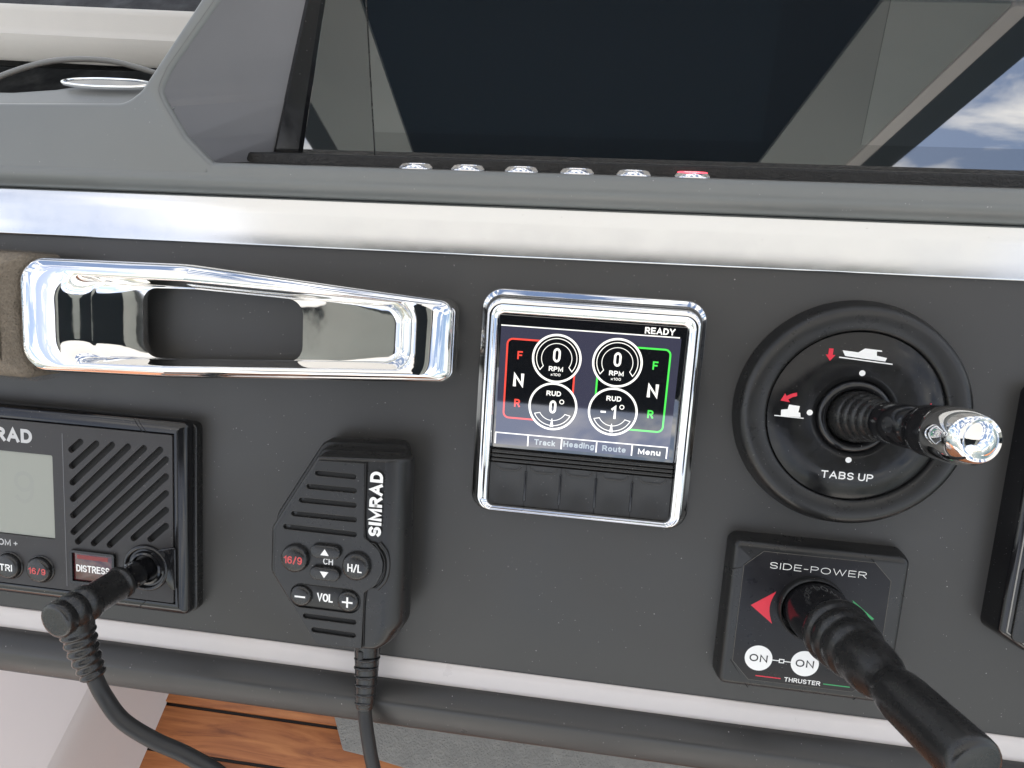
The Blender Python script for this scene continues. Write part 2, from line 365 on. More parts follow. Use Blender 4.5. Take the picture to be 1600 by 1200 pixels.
# ------------------------------------------------------------------ the dashboard
UP = PANEL @ Matrix.Translation((-.05, .107, 0)) @ Matrix.Rotation(R(.83), 4, 'Z') @ Matrix.Translation((.05, -.107, 0))
dash = root('dashboard', (0, 0, 0), kind='structure')
bm = NB(); prism(bm, rect(-460, 360, -160, 92), 1, -8, 0, .5); obj('face_panel', bm, DASH, dash)
dashu = root('upper_dashboard', (0, 0, 0), kind='structure', frame=UP)
prof = [(80.6, -2), (80.7, 1.7), (80.9, 2.2), (81.3, 2.45), (81.8, 2.5), (90, 2.5), (98, 2.5), (106, 2.5), (106.9, 2.1), (107.4, .8), (107.6, -2)]
bm = NB(); extrude_profile(bm, prof, -460, 360, 40); obj('trim_strip', bm, TRIM, dashu, 60, normals=False)
prof = [(107.2, -4), (107.6, 1)]
for i in range(13):
    a = R(-95 + 150 * i / 12); prof.append((115.6 + 8.4 * math.sin(a) * 1.0 + .2, 2 + 8.6 * math.cos(a) * .98))
prof = [(107.4, -4), (107.8, 2), (108.8, 5), (110.6, 7.8), (113, 9.8), (115.6, 10.7), (118, 10.6), (121, 10.0), (122.6, 9.4), (123.6, 8.5), (124, 7.2), (124, 3)]
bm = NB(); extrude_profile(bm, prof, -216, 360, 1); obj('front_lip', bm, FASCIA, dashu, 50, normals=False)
# raised pod plate on the left, on a plane leaning back 10 degrees from (118,10.6)
QM = Matrix.Translation((0, 118, 10.6)) @ Matrix.Rotation(R(-10), 4, 'X')
outline = [(-460, 0), (-214, 0), (-210, 4.6), (-216, 8.5), (-230, 21), (-243, 39), (-246.8, 45.6), (-242.5, 56.5), (-217.5, 95.5), (-190, 137), (-210, 137), (-229.5, 95.5), (-259.5, 45.2), (-268, 38.2), (-460, 34.8)]
plate = [(p.x, p.y) for p in rpoly(outline, [.3, .3, 3, 8, 8, 10, 7, 12, 6, 1, 1, 6, 8, 16, 1], 0, 5)]
bm = NB(); rings = []
rr = [.3, .3, 3, 8, 8, 10, 7, 12, 6, 1, 1, 6, 8, 16, 1]
for z, ins in [(-26, 0), (-4, 0), (-2.4, .35), (-1.2, 1.0), (-.3, 2.2), (0, 3.6)]:
    il = [0 if i in (0,) else ins for i in range(15)]
    rings.append([(p.x, p.y, z) for p in rpoly(outline, rr, il, 5)])
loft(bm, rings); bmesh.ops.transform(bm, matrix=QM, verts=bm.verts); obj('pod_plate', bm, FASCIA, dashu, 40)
prof = [(107.4, -4), (107.8, 2), (108.8, 5), (110.6, 7.8), (113, 9.8), (115.6, 10.7), (118, 10.6), (118.2, 10.4)]
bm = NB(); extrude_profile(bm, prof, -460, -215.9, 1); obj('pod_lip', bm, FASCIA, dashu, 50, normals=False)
# flat top behind the plate
bm = NB(); pr_ = [(0, 34.6, -1.5), (0, 34.2, -26)]
hz = Vector((0, c45, -c45))                                    # level, forwards, in dashboard axes
a0 = QM @ Vector((0, 35.2, -2.2))
rings = []
for u, dep in ((-460, 12), (-345, 13), (-320, 17), (-300, 24), (-240, 27)):
    e = a0 + hz * dep
    rings.append([(u, a0.y, a0.z), (u, a0.y + hz.y * 4, a0.z + hz.z * 4 + .3), (u, e.y - 1.2, e.z + 1.0), (u, e.y, e.z), (u, e.y - 1, e.z - 3), (u, e.y - 20, e.z - 20)])
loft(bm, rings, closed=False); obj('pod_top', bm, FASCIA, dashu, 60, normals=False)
# recess wall from the plate opening back to the screen
SB = Vector((0, 137, -33.5)); SD = Vector((0, math.cos(R(14.5)), math.sin(R(14.5)))); SN = Vector((0, -math.sin(R(14.5)), math.cos(R(14.5))))
def sp(u, s, h=0): return Vector((u, 0, 0)) + SB + SD * s + SN * h
front = [(p.x, p.y) for p in rpoly(outline, rr, 3.2, 5)][2 * 6 + 1:9 * 6 + 5]
bm = NB(); f_ = [QM @ Vector((x + 1.0, y, -.1)) for x, y in front]
f2 = [QM @ Vector((x + 2.2, y - .2, -2.2)) for x, y in front]
n_ = len(f_); bk = []
for i, (x, y) in enumerate(front):
    t = (y - front[0][1]) / (front[-1][1] - front[0][1]); s_ = -4 + t * 134
    bk.append(sp(-199.3 + (s_ + 1.6) * .371, s_, 0))
loft(bm, [f_, f2, bk], closed=False); obj('recess_wall', bm, WALLP, dashu, 50)
# dusty ledge in front of the screens
LD = Vector((0, math.sin(R(12)), -math.cos(R(12)))); LN = Vector((0, math.cos(R(12)), math.sin(R(12)))); L0 = Vector((0, 123.8, 7.2))
def lp(u, d, h=0): return Vector((u, 0, 0)) + L0 + LD * d + LN * h
bm = NB(); loft(bm, [[lp(u, -1, -1), lp(u, 0, 0), lp(u, 23, 0), lp(u, 23.5, 4.6), lp(u, 24.5, 5.3), lp(u, 46, 5.2)] for u in (-234, 160, 360)], closed=False); obj('ledge_gasket', bm, SPECK, dashu, normals=False)
# lower trim strip and rounded lower lip
prof = [(-157.6, -2), (-157.7, .5), (-158, .9), (-163, 1.0), (-169, 1.0), (-172, 1.0), (-172.4, -2)]
bm = NB(); extrude_profile(bm, prof[::-1], -520, 400, 40); obj('lower_trim_strip', bm, PALETRIM, dash, 60, normals=False)
prof = [(-171.6, -3), (-171.2, 2.4), (-171.8, 4.4), (-177.2, 10.4), (-178.6, 11.6), (-180.2, 12.2), (-182, 12.2), (-194, 10.4), (-195.6, 9.4), (-196.4, 7.5), (-197, -30)]
bm = NB(); extrude_profile(bm, prof[::-1], -520, 400, 1); obj('lower_lip', bm, DASH, dash, 50, normals=False)

# ------------------------------------------------------------------ glass screens above the ledge
t = root('glass_display_panel', (60, 137, -33.5), 'large dark reflective glass display panel above the row of chrome buttons', 'display', frame=UP)
bm = NB(); q = [(-183.6, -6), (360, -6), (360, 132), (-146.5, 132)]
for h in (0, -4): pass
loft(bm, [[sp(a, b, -5) for a, b in q], [sp(a, b, -.3) for a, b in q], [sp(a, b, 0) for a, b in [(-183.3, -6), (359.7, -6), (359.7, 131.7), (-146.3, 131.7)]]]); obj('glass', bm, GLASS, t)
bm = NB(); loft(bm, [[sp(-204.5, -6, -1), sp(-199.5, -6, 3.2), sp(-185, -6, 3), sp(-183.4, -6, .2)], [sp(-154.5, 132, -1), sp(-149.5, 132, 3.2), sp(-147.4, 132, 3), sp(-146.2, 132, .2)]], closed=False); obj('side_bezel', bm, GLOSS, t, 20)
for a, b in ((-136.5, 81), (132.8, 358)):
    bm = NB(); flat(bm, rect(a, b, 13.5, 131), 0)
    bmesh.ops.transform(bm, matrix=Matrix(((1, 0, 0, 0), (0, SD.y, SN.y, SB.y), (0, SD.z, SN.z, SB.z), (0, 0, 0, 1))) @ Matrix.Translation((0, 0, .25)), verts=bm.verts); obj('active_area', bm, GLASS2, t, normals=False)
bm = NB(); loft(bm, [[sp(a, -5, .1), sp(a, -5, .5), sp(a + .5, -5, .5), sp(a + .5, -5, .1)] for a in (-137.4,)] + [[sp(a, 131, .1), sp(a, 131, .5), sp(a + .5, 131, .5), sp(a + .5, 131, .1)] for a in (-137.4,)], closed=False); obj('seam', bm, RUBBER, t)

# ------------------------------------------------------------------ six chrome push buttons on the ledge
for i, u in enumerate((-104, -75.5, -46.5, -17, 12.5, 42.5)):
    lab = ['chrome push button on the ledge, leftmost of the row of six', 'chrome push button on the ledge, second from the left in the row', 'chrome push button on the ledge, third from the left in the row',
           'chrome push button on the ledge, fourth from the left in the row', 'chrome push button on the ledge, just left of the red-lit one', 'chrome push button with a red-lit ring, rightmost of the row'][i]
    p = lp(u, 11.5)
    t = root('push_button', p, lab, 'button', 'chrome push buttons on the ledge', frame=UP)
    Mb = Matrix.Translation(p) @ Matrix(((1, 0, 0, 0), (0, LD.y, LN.y, 0), (0, LD.z, LN.z, 0), (0, 0, 0, 1))).to_4x4()
    bm = NB(); lathe(bm, [(9.5, -1), (9.5, .3), (9.1, .7), (7.6, 2.3), (7.2, 2.5), (6.5, 2.5), (6.2, 2.1), (6.2, -1)], 40, Mb, False); obj('bezel_ring', bm, CHROME, t, 50)
    bm = NB(); lathe(bm, [(6.2, 0), (6.2, 1.5), (5.6, 1.9), (3, 2), (.01, 2)], 32, Mb); obj('cap', bm, GLOSS, t)
    if i == 5:
        bm = NB(); lathe(bm, [(7.7, 2.25), (7.5, 2.5), (6.9, 2.65), (6.6, 2.5)], 40, Mb, False); o = obj('lit_ring', bm, LED, t); o['label'] = 'thin red lit ring'

# ------------------------------------------------------------------ chrome grab handle
t = root('grab_handle', (-190, 34, 0), 'polished chrome grab handle with an oblong opening and a taupe suede grip', 'handle')
OUT = [(-317, 0.5), (-231, 3.2), (-73.5, 12.5), (-73.5, 56.5), (-220, 66.5), (-317, 64.5)]; RO = [15, 90, 7, 8, 120, 15]
HOL = [(-293.5, 8.5), (-231, 11.2), (-92.5, 20), (-92.5, 53), (-220, 56.5), (-293.5, 56)]; RH = [13, 60, 9, 9, 80, 13]
FLO = [(-290, 12.5), (-231, 13.4), (-95, 22), (-95, 50), (-220, 53), (-290, 52.5)]; RF = [6, 60, 6, 6, 80, 6]
BAK = [(-252, 12.6), (-231, 13.2), (-158.5, 17), (-158.5, 50.8), (-220, 52.6), (-252, 51.5)]; RB = [9, 40, 9, 9, 40, 9]
NA = 10
def ring_(P, r_): return rpoly(P, r_, 0, NA)
o_, h_, fl, bk = ring_(OUT, RO), ring_(HOL, RH), ring_(FLO, RF), ring_(BAK, RB)
def lr(a, b, s): return [p + (q_ - p) * s for p, q_ in zip(a, b)]
def drop(x): return 8.5 * max(0, (x + 93) / 19.5) ** 1.3
def rg(P, r_, ins, z): return [(p.x, p.y, z - (drop(p.x) if z > 15 else 0)) for p in rpoly(P, r_, ins, NA)]
rings = [rg(OUT, RO, 2, 6), rg(OUT, RO, .5, 7.5), rg(OUT, RO, 0, 10), rg(OUT, RO, 0, 19)]
for k in range(1, 7):
    a = PI / 2 * k / 6; rings.append(rg(OUT, RO, 3.2 * (1 - math.cos(a)), 19 + 9 * math.sin(a)))
oc, hc = rpoly(OUT, RO, 3.2, NA), rpoly(HOL, RH, -.9, NA)
for s_, z_ in ((.15, 28.7), (.35, 29.2), (.6, 29.3), (.85, 29), (1, 28.6)):
    rings.append([(p.x, p.y, z_ - drop(p.x)) for p in lr(oc, hc, s_)])
def left(x): k_ = max(0, min(1, (-258 - x) / 30)); return k_ * k_ * (3 - 2 * k_)
FL2 = [(-277, 11.6), (-231, 13.2), (-105, 21.6), (-105, 50.4), (-220, 53.4), (-277, 52.6)]
fl = rpoly(FL2, [9, 60, 9, 9, 80, 9], 0, NA)
for k in range(1, 13):
    q_ = k / 12; sz = q_ * q_ * (3 - 2 * q_); ring = []
    for p, h0, f0 in zip(lr(hc, fl, q_ ** .9), hc, fl):
        zt_ = 28.6 - drop(h0.x); zb = 15.2 + 5.2 * left(f0.x - 12); ring.append((p.x, p.y, zt_ + (zb - zt_) * sz))
    rings.append(ring)
for s_ in (.05, .12, .25, .45, .65, .82, .94, 1.0):
    rings.append([(p.x, p.y, 15.2 - 1.2 * math.sin(s_ * PI) - .8 * s_ + 5.2 * left(f0.x - 12) * (1 - s_)) for p, f0 in zip(lr(fl, bk, s_), fl)])
rings.append([(p.x, p.y, 12.5) for p in bk]); rings.append([(p.x, p.y, 8) for p in lr(bk, o_, .02)])
bm = NB(); loft(bm, rings + [rings[0]], False, False); bmesh.ops.remove_doubles(bm, verts=bm.verts, dist=.001)
obj('chrome_frame', bm, CHROMEH, t, 60)
for u in (-84, -300):
    bm = NB(); lathe(bm, [(9, 0), (9, 8)], 24, Matrix.Translation((u, 34, 0))); obj('standoff', bm, CHROMEH, t)
bm = NB(); sq = [(-400, -4), (-309, -3.2), (-317.5, 12), (-319.5, 36), (-317, 55), (-306, 66.5), (-400, 66.5)]
prism(bm, sq, [10, 4, 12, 30, 12, 4, 10], 3, 31, 9, 8, 6)
bmesh.ops.triangulate(bm, faces=[f for f in bm.faces if len(f.verts) > 4])
suede = obj('suede_grip', bm, SUEDE, t, 80); suede['label'] = 'fuzzy taupe suede grip'
bm = NB()
for k in range(9000):                                          # the nap standing up along the suede
    u = random.uniform(-345, -306); side = random.random()
    if side < .45: v = random.uniform(-4, 66.5); w_ = 31 if 5 < v < 58 else 31 - (5 - v if v <= 5 else v - 58) * .8; nr = Vector((random.uniform(-.6, .6), random.uniform(-.6, .6), 1))
    elif side < .75: v = 66.3; w_ = random.uniform(6, 27); nr = Vector((random.uniform(-.7, .7), 1, random.uniform(-.3, .6)))
    else: v = -3.9; w_ = random.uniform(6, 27); nr = Vector((random.uniform(-.7, .7), -1, random.uniform(-.3, .6)))
    lim = -309 - 10 * math.sin(max(0, min(1, (v + 4) / 70)) * PI)
    if u > lim: continue
    p = Vector((u, v, w_ - .4)); nr.normalize(); sd_ = nr.orthogonal().normalized() * .13
    bm.faces.new([bm.verts.new(p - sd_), bm.verts.new(p + sd_), bm.verts.new(p + nr * random.uniform(.6, 1.9))])
o = obj('nap', bm, SUEDE, t, normals=False); o['kind'] = 'stuff'

# ------------------------------------------------------------------ square instrument with the lit screen
t = root('engine_display', (-3, 1.5, 0), 'square chrome-framed instrument with lit rudder and RPM gauges over five soft keys', 'instrument')
a_ = rect(-59.6, 53.8, -57.3, 60.6); b_ = rect(-52.2, 46.6, -54, 51)
ra, rb = rpoly(a_, 9, 0, 8), rpoly(b_, 3.5, 0, 8)
def fr(s, z): return [(p.x, p.y, z) for p in lr(ra, rb, s)]
bm = NB(); loft(bm, [fr(-.42, 0), fr(-.4, 3), fr(-.3, 4.2), fr(-.06, 5), fr(0, 6), fr(.04, 9), fr(.12, 11.3), fr(.25, 12.8), fr(.42, 13.3), fr(.58, 12.9), fr(.7, 12), fr(.76, 11.6), fr(.86, 11.4), fr(.94, 10.9), fr(1, 9.6), fr(1, 3)], False, False); fo = obj('chrome_bezel', bm, CHROME, t, 60)
bm = NB(); prism(bm, rect(-62.6, 56.8, -60.2, 63.6), 11, 0, 3.6, 1.2, 4, 8); obj('backing_gasket', bm, PLASTIC, t)
bm = NB(); prism(bm, rect(-52.6, 47, -54.4, 51.4), 3, 3.7, 5.5, .3); obj('inner_body', bm, DEEP, t)
# lit screen, its glass leaning two degrees
scn = obj('screen', prism(NB(), rect(-51.9, 46.3, -22.6 - 14, 50.8 - 14), 1.2, -2, 0, .2), E_BLACK, t)
scn.location = Vector((0, 14, 8.4)) * MM; scn.rotation_euler = (R(3.2), 0, 0)
# children of the screen are drawn in its own plane: x = u, y = v - 14; the mesh was shifted by the thing's base
def ui(name, bm, m): return obj(name, bm, m, scn, normals=False)
Y0 = 14
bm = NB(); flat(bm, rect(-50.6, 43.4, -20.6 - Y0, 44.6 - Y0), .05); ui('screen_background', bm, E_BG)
bm = NB(); flat(bm, rect(-50.6, 42.6, 44.7 - Y0, 45.3 - Y0), .1); ui('screen_line', bm, E_WHITE)
def utext(s, x, y, m, h, width=None, bold=.02, z=.22, **k): return text(s, x, y - Y0, z, m, scn, h, width, bold, 0, 'screen_lettering', mid=True, **k)
utext('READY', 32.2, 47.7, E_WHITE, 3.4, 15.4)
for (x0, x1, y0, y1, m) in ((-47.2, -9.6, -5.6, 38.6, E_RED), (1.6, 39.2, -6.4, 38.8, E_GREEN)):
    o1 = rpoly(rect(x0, x1, y0 - Y0, y1 - Y0), 3.4, 0, 6); o2 = rpoly(rect(x0, x1, y0 - Y0, y1 - Y0), 3.4, .95, 6)
    bm = NB(); flat(bm, o2, .09); ui('gear_field', bm, E_BLACK)
    bm = NB(); loft(bm, [[(p.x, p.y, .1) for p in o1], [(p.x, p.y, .1) for p in o2]], False, False); ui('gear_bracket', bm, m)
for cx, cy, rpm, val in ((-20, 29.3, 1, '0'), (11.9, 29.5, 1, '0'), (-20.2, 3.1, 0, '0'), (11.8, 3.0, 0, '-1')):
    cy -= Y0
    bm = NB(); disc(bm, cx, cy, 13.1, .13); ui('gauge_dial', bm, E_BLACK)
    bm = NB(); sector(bm, cx, cy, 12.0, 13.15, 0, 360, .16, 72)
    if rpm:
        sector(bm, cx, cy, 10.5, 10.9, -38, 218, .17); sector(bm, cx, cy, 7.9, 8.25, -32, 212, .17)
        for a, b in ((-38, -32), (218, 212)):
            ca, sa = math.cos(R(a)), math.sin(R(a)); cb, sb = math.cos(R(b)), math.sin(R(b))
            p, q_ = Vector((cx + 10.9 * ca, cy + 10.9 * sa)), Vector((cx + 7.9 * cb, cy + 7.9 * sb)); nn = (q_ - p).orthogonal().normalized() * .22
            flat(bm, [p + nn, p - nn, q_ - nn, q_ + nn], .17)
    else:
        sector(bm, cx, cy, 10.4, 10.8, 205, 335, .17); sector(bm, cx, cy, 7.6, 7.95, 210, 330, .17)
        for a, b in ((205, 210), (335, 330)):
            p, q_ = Vector((cx + 10.8 * math.cos(R(a)), cy + 10.8 * math.sin(R(a)))), Vector((cx + 7.6 * math.cos(R(b)), cy + 7.6 * math.sin(R(b)))); nn = (q_ - p).orthogonal().normalized() * .2
            flat(bm, [p + nn, p - nn, q_ - nn, q_ + nn], .17)
        flat(bm, [(cx - 1.0, cy - 11.3), (cx + 1.0, cy - 11.3), (cx + .15, cy - 6.6), (cx - .15, cy - 6.6)], .19)
    ui('gauge_ring', bm, E_WHITE)
    if rpm:
        utext('0', cx, cy + 1.8 + Y0, E_WHITE, 7.6, 4.0, .008); utext('RPM', cx, cy - 5.6 + Y0, E_WHITE, 2.6, 7.6); utext('x100', cx, cy - 8.7 + Y0, E_WHITE, 1.4, 5.2, .01)
    else:
        utext('RUD', cx, cy + 7.2 + Y0, E_WHITE, 2.7, 7.8); utext(val[-1], cx + (0 if val == '0' else .5), cy - .2 + Y0, E_WHITE, 7.2, 3.8 if val == '0' else 2.6, .012)
        if val == '-1': bm = NB(); flat(bm, rect(cx - 6.4, cx - 3.6, cy - .9, cy + .1), .22); ui('minus_sign', bm, E_WHITE)
        bm = NB(); sector(bm, cx + 4.6, cy + 2.9, .85, 1.3, 0, 360, .22, 24); ui('degree_sign', bm, E_WHITE)
for x, m in ((-39.6, E_RED), (31.6, E_GREEN)):
    utext('F', x, 29.6, m, 4.4, None, .015); utext('N', x, 16.1, E_WHITE, 7.2, 5.8, .028); utext('R', x, 3.4, m, 4.4, None, .02)
bm = NB(); flat(bm, rect(-50.6, 42.6, -14.3 - Y0, -13.7 - Y0), .1); ui('screen_line', bm, E_WHITE)
for x in (-50.4, -32.4, -14.1, 4.8, 23.8, 42.2):
    bm = NB(); flat(bm, rect(x - .35, x + .35, -20.3 - Y0, -14.3 - Y0), .1); ui('tab_divider', bm, E_WHITE)
bm = NB(); flat(bm, rect(24.2, 41.8, -20.5 - Y0, -14.4 - Y0), .1); ui('tab_field', bm, E_BLACK)
for s_, x, m, wd in (('Track', -23.2, E_DIM, 11.4), ('Heading', -4.7, E_DIM, 16.6), ('Route', 14.3, E_DIM, 12.6), ('Menu', 33, E_WHITE, 11.8)): utext(s_, x, -17.4, m, 3.2 if s_ != 'Heading' else 4, wd, .02)
# ribs and soft keys below the screen
for v in (-24.2, -26.5, -28.8):
    bm = NB(); prism(bm, rect(-51.8, 46.2, v - .95, v + .95), .3, 5.4, 8.6, .7, 3); obj('rib', bm, PLASTIC, t)
xs_ = [-52, -32.1, -13, 6.2, 25.6, 46.4]
for i in range(5):
    x0, x1 = xs_[i] + .12, xs_[i + 1] - .12
    bm = NB(); rings = []
    N_ = 8
    vs = [[bm.verts.new((x0 + (x1 - x0) * a / N_, -53.8 + 23.4 * b / N_, 8.5 - 1.1 * math.sin(PI * a / N_) * math.sin(PI * min(1, b / N_ * 1.05)))) for b in range(N_ + 1)] for a in range(N_ + 1)]
    for a in range(N_):
        for b in range(N_): bm.faces.new((vs[a][b], vs[a + 1][b], vs[a + 1][b + 1], vs[a][b + 1]))
    ko = obj('soft_key', bm, KEYP, t, 80)
    xm = (x0 + x1) / 2; arc = [(xm + 7 * math.cos(R(a)) * (1 if abs(math.cos(R(a))) < .7 else 1), -31.2 + 2.8 * max(-1, 1.25 * math.sin(R(a))), 8.1) for a in range(180, 361, 12)]
    bm = NB(); tube(bm, arc, .75, 8); obj('key_notch', bm, KEYP, ko, 80)
for x in xs_[1:5]:
    bm = NB(); prism(bm, capsule(x, -50.3, x, -34.6, .75), .05, 7, 9.1, .5, 3, 1); obj('key_divider', bm, GLOSS, t, 80)

# ------------------------------------------------------------------ round trim-tab control
cx, cy = 133.6, 11.3
t = root('trim_control', (cx, cy, 0), 'round black trim-tab control with a chrome-tipped joystick marked TABS UP', 'joystick')
MT = Matrix.Translation((cx, cy, 0))
bm = NB(); lathe(bm, [(58.9, 0), (58.8, 1.2), (57.2, 6), (56.6, 8.4), (55.4, 10.2), (53.6, 11.3), (51.6, 11.6), (45.4, 10.9), (44.4, 10.5), (43.8, 9.6), (43.8, 6)], 96, MT, False); obj('outer_ring', bm, MICP, t, 50)
bm = NB(); lathe(bm, [(43.4, 6), (43.4, 9.2), (43, 9.6), (30, 9.75), (22, 9.6), (19.4, 9.1), (18.6, 8), (18.6, 4)], 96, MT, False); obj('legend_disc', bm, DISC, t, 50)
bm = NB(); lathe(bm, [(18.7, 5), (18.6, 8.8), (17.6, 10.6), (16, 11.2), (14.6, 10.6), (13.9, 9), (13.6, 5)], 64, MT, False); obj('hub_collar', bm, GLOSS, t, 60)
ax0, ax1 = Vector((cx - .6, cy, 4)), Vector((153.8, 18.4, 91.5))
MA = axis(ax0, ax1)
bp_ = [(13.4, 1), (13.4, 6)]
for k in range(5):
    r_ = 13.2 - k * .95; z = 7 + k * 4.6; bp_ += [(r_, z), (r_ - .1, z + 1.6), (r_ - .7, z + 2.6), (r_ - 1.0, z + 3.2), (r_ - .95, z + 4.4)]
bm = NB(); lathe(bm, bp_ + [(7, 33)], 56, MA); obj('rubber_boot', bm, RUBBER, t, 60)
bm = NB(); lathe(bm, [(7.6, 25.5), (8.6, 26.4), (9.6, 28.5), (9.9, 31), (9.9, 48), (9.2, 49), (9.0, 51), (9.6, 52.2), (11, 53.6), (11.4, 57), (11.4, 64)], 56, MA); obj('stem', bm, GLOSS, t, 40)
bm = NB(); lathe(bm, [(11.2, 63.4), (11.7, 64), (11.9, 65.5), (11.9, 74), (11.6, 77), (10.9, 80.5), (9.9, 83), (9.2, 84.2), (8.6, 84.6), (7.6, 84.2), (6.9, 84.4), (5.6, 85.4), (3.4, 86.3), (.01, 86.6)], 56, MA); obj('chrome_knob', bm, CHROMEH, t, 35)
zt = 9.9
bm = NB(); flat(bm, [(116.4, 45.2), (118.6, 45.2), (118.6, 42), (119.9, 42), (117.6, 38.9), (115.2, 42), (116.4, 42)][::-1], zt + .05); obj('red_arrow', bm, REDP, t, normals=False)
bt = [(124.6, 41.9), (123, 44.7), (130.6, 44.2), (133.6, 46.4), (141.6, 46), (141.9, 45.3), (139.4, 45.3), (139.6, 43.2), (144.6, 42.4), (144, 40.6), (133, 41.3)]
bm = NB(); flat(bm, bt[::-1], zt + .05); flat(bm, [(121.8, 41.4), (147.6, 39.8), (147.6, 39.2), (121.8, 40.8)], zt + .05); obj('boat_symbol', bm, WHITE, t, normals=False)
for x, y in ((133.9, 33.9), (111.2, 11.7), (133.2, -11.2), (157.6, 12)):
    bm = NB(); disc(bm, x, y, 1.5, zt + .05, 24); obj('white_dot', bm, WHITE, t, normals=False)
bm = NB(); flat(bm, [(94, 9.0), (108.6, 8.7), (108.6, 8.2), (94, 8.5)], zt + .05); flat(bm, [(97.2, 8.9), (107, 8.9), (106.6, 11.2), (105.6, 11.3), (106, 14.6), (100.6, 15), (100.2, 12.6), (97, 12)], zt + .06); obj('stern_symbol', bm, WHITE, t, normals=False)
bm = NB(); flat(bm, [(99.7, 17.5), (101.8, 18.9), (104, 19.7), (103.7, 21.5), (101, 20.6), (98.9, 19.3)], zt + .05); flat(bm, [(96.1, 16.7), (100.8, 16.2), (98, 20.6)], zt + .06); obj('red_arrow', bm, REDP, t, normals=False)
bm = NB(); flat(bm, [(167.5, 19.5), (171.5, 17.5), (168.5, 21.5)], zt + .05); obj('red_arrow', bm, REDP, t, normals=False)
text('TABS UP', 133.6, -21.6, zt + .05, WHITE, t, 3.9, 25.6, .012)

# ------------------------------------------------------------------ bow thruster joystick
t = root('thruster_control', (125, -100, 0), 'square black thruster control with a long rubber joystick, red arrow and white ON circles', 'joystick')
bm = NB(); rings = []
bp4 = rect(80, 171.2, -142.8, -58)
for z, ins in ((0, 0), (6, .5), (10, 1.2), (11.4, 1.9), (12.3, 3), (12.6, 4.4)): rings.append([(p.x, p.y, z) for p in rpoly(bp4, 5.5, ins, 6)])
loft(bm, rings); obj('housing', bm, MICP, t, 40)
oct_ = [(96.6, -136.6), (150.6, -136.4), (161.8, -126.4), (161.5, -72.4), (152.4, -63.2), (96.5, -63.3), (87.1, -72.2), (87.1, -126.6)]
bm = NB(); prism(bm, oct_, .5, 12, 12.9, .15, 2, 2); obj('label_plate', bm, PLATE, t)
for (x0, y0, x1, y1) in ((150.2, -61.4, 169.3, -80.4), (86.2, -73.6, 80.9, -75.6), (86.2, -126.4, 97.2, -141.6), (162.2, -127.2, 152, -141)):
    d_ = Vector((x1 - x0, y1 - y0, 0)).normalized().orthogonal() * 0
    bm = NB(); tube(bm, [(x0, y0, 12.5), (x1, y1, 12.2)], .3, 6); obj('corner_seam', bm, DEEP, t)
zt = 12.95
bm = NB(); flat(bm, rpoly(oct_, .5, 0, 2), zt - .02) if False else None
bm.free()
bm = NB(); o1 = rpoly(oct_, .5, 0, 2); o2 = rpoly(oct_, .5, .3, 2); loft(bm, [[(p.x, p.y, zt) for p in o1], [(p.x, p.y, zt) for p in o2]], False, False); obj('plate_edge', bm, GREYW if False else mat('worn_plate_edge', (.09, .085, .075), .6, vary=.9, vscale=300), t, normals=False)
text('SIDE-POWER', 124.8, -72.4, zt, WHITE, t, 3.5, 48.6, -.004)
def arrow(sgn, c):
    pts = [(93.2, -94), (105.3, -103.2)] + [(105.3 - 2.4 * math.sin(PI * k / 8), -103.2 + 18.3 * k / 8) for k in range(1, 8)] + [(105.3, -84.9)]
    return pts if sgn > 0 else [(2 * c - x, y) for x, y in pts][::-1]
bm = NB(); flat(bm, arrow(1, 0), zt); obj('red_arrow', bm, REDP, t, normals=False)
bm = NB(); flat(bm, arrow(-1, 124.6), zt); obj('green_arrow', bm, GREENP, t, normals=False)
for x in (100.6, 124.6):
    bm = NB(); disc(bm, x, -123.5, 7.2, zt); o = obj('on_circle', bm, WHITE, t, normals=False)
    text('ON', x, -123.5, zt + .06, BLACKP, o, 4.2, 9.4, .012, mid=True)
bm = NB(); flat(bm, rect(107.6, 117.6, -123.9, -123.4), zt); obj('link_line', bm, WHITE, t, normals=False)
bm = NB(); flat(bm, rect(111.2, 114, -124.8, -122.4), zt + .05); o = obj('link_box', bm, WHITE, t, normals=False)
bm = NB(); flat(bm, rect(111.7, 113.5, -124.3, -122.9), zt + .1); obj('link_box_field', bm, BLACKP, o, normals=False)
text('THRUSTER', 124.5, -135, zt, WHITE, t, 2.5, 18.6, .012)
bm = NB(); flat(bm, rect(100.2, 113.3, -134, -133.4), zt); obj('red_line', bm, REDP, t, normals=False)
bm = NB(); flat(bm, rect(135.4, 149, -134, -133.4), zt); obj('green_line', bm, GREENP, t, normals=False)
MH = Matrix.Translation((124, -91.5, 0))
bm = NB(); lathe(bm, [(17.4, 11.5), (17.4, 15), (17.2, 16.5), (16.6, 17.2), (16.2, 17), (16, 15)], 64, MH, False); obj('socket_collar', bm, MICP, t, 50)
A0, A2 = Vector((124, -91.5, 12)), Vector((134.2, -89.7, 89))
A3 = Vector((144.6, -91.8, 130))
M1 = axis(A0, A2)
bm = NB(); lathe(bm, [(15.6, 0), (15.4, 20), (15, 30)], 64, M1); obj('joystick_base', bm, GLOSS, t, 50)
bp_ = [(14, 24), (15.2, 25), (15.9, 26.6), (16, 28.4), (15.4, 30), (14.6, 31), (14.4, 31.8), (14.9, 33), (15.2, 35), (14.8, 37), (13.9, 38.2), (13.5, 39.4), (13.8, 41), (13.9, 43), (13.3, 45), (12.4, 46.6), (11.9, 48), (12.1, 50), (12.1, 54), (11.7, 58), (10.9, 62), (9.9, 65.5), (9.1, 68), (8.9, 70), (9, 73)]
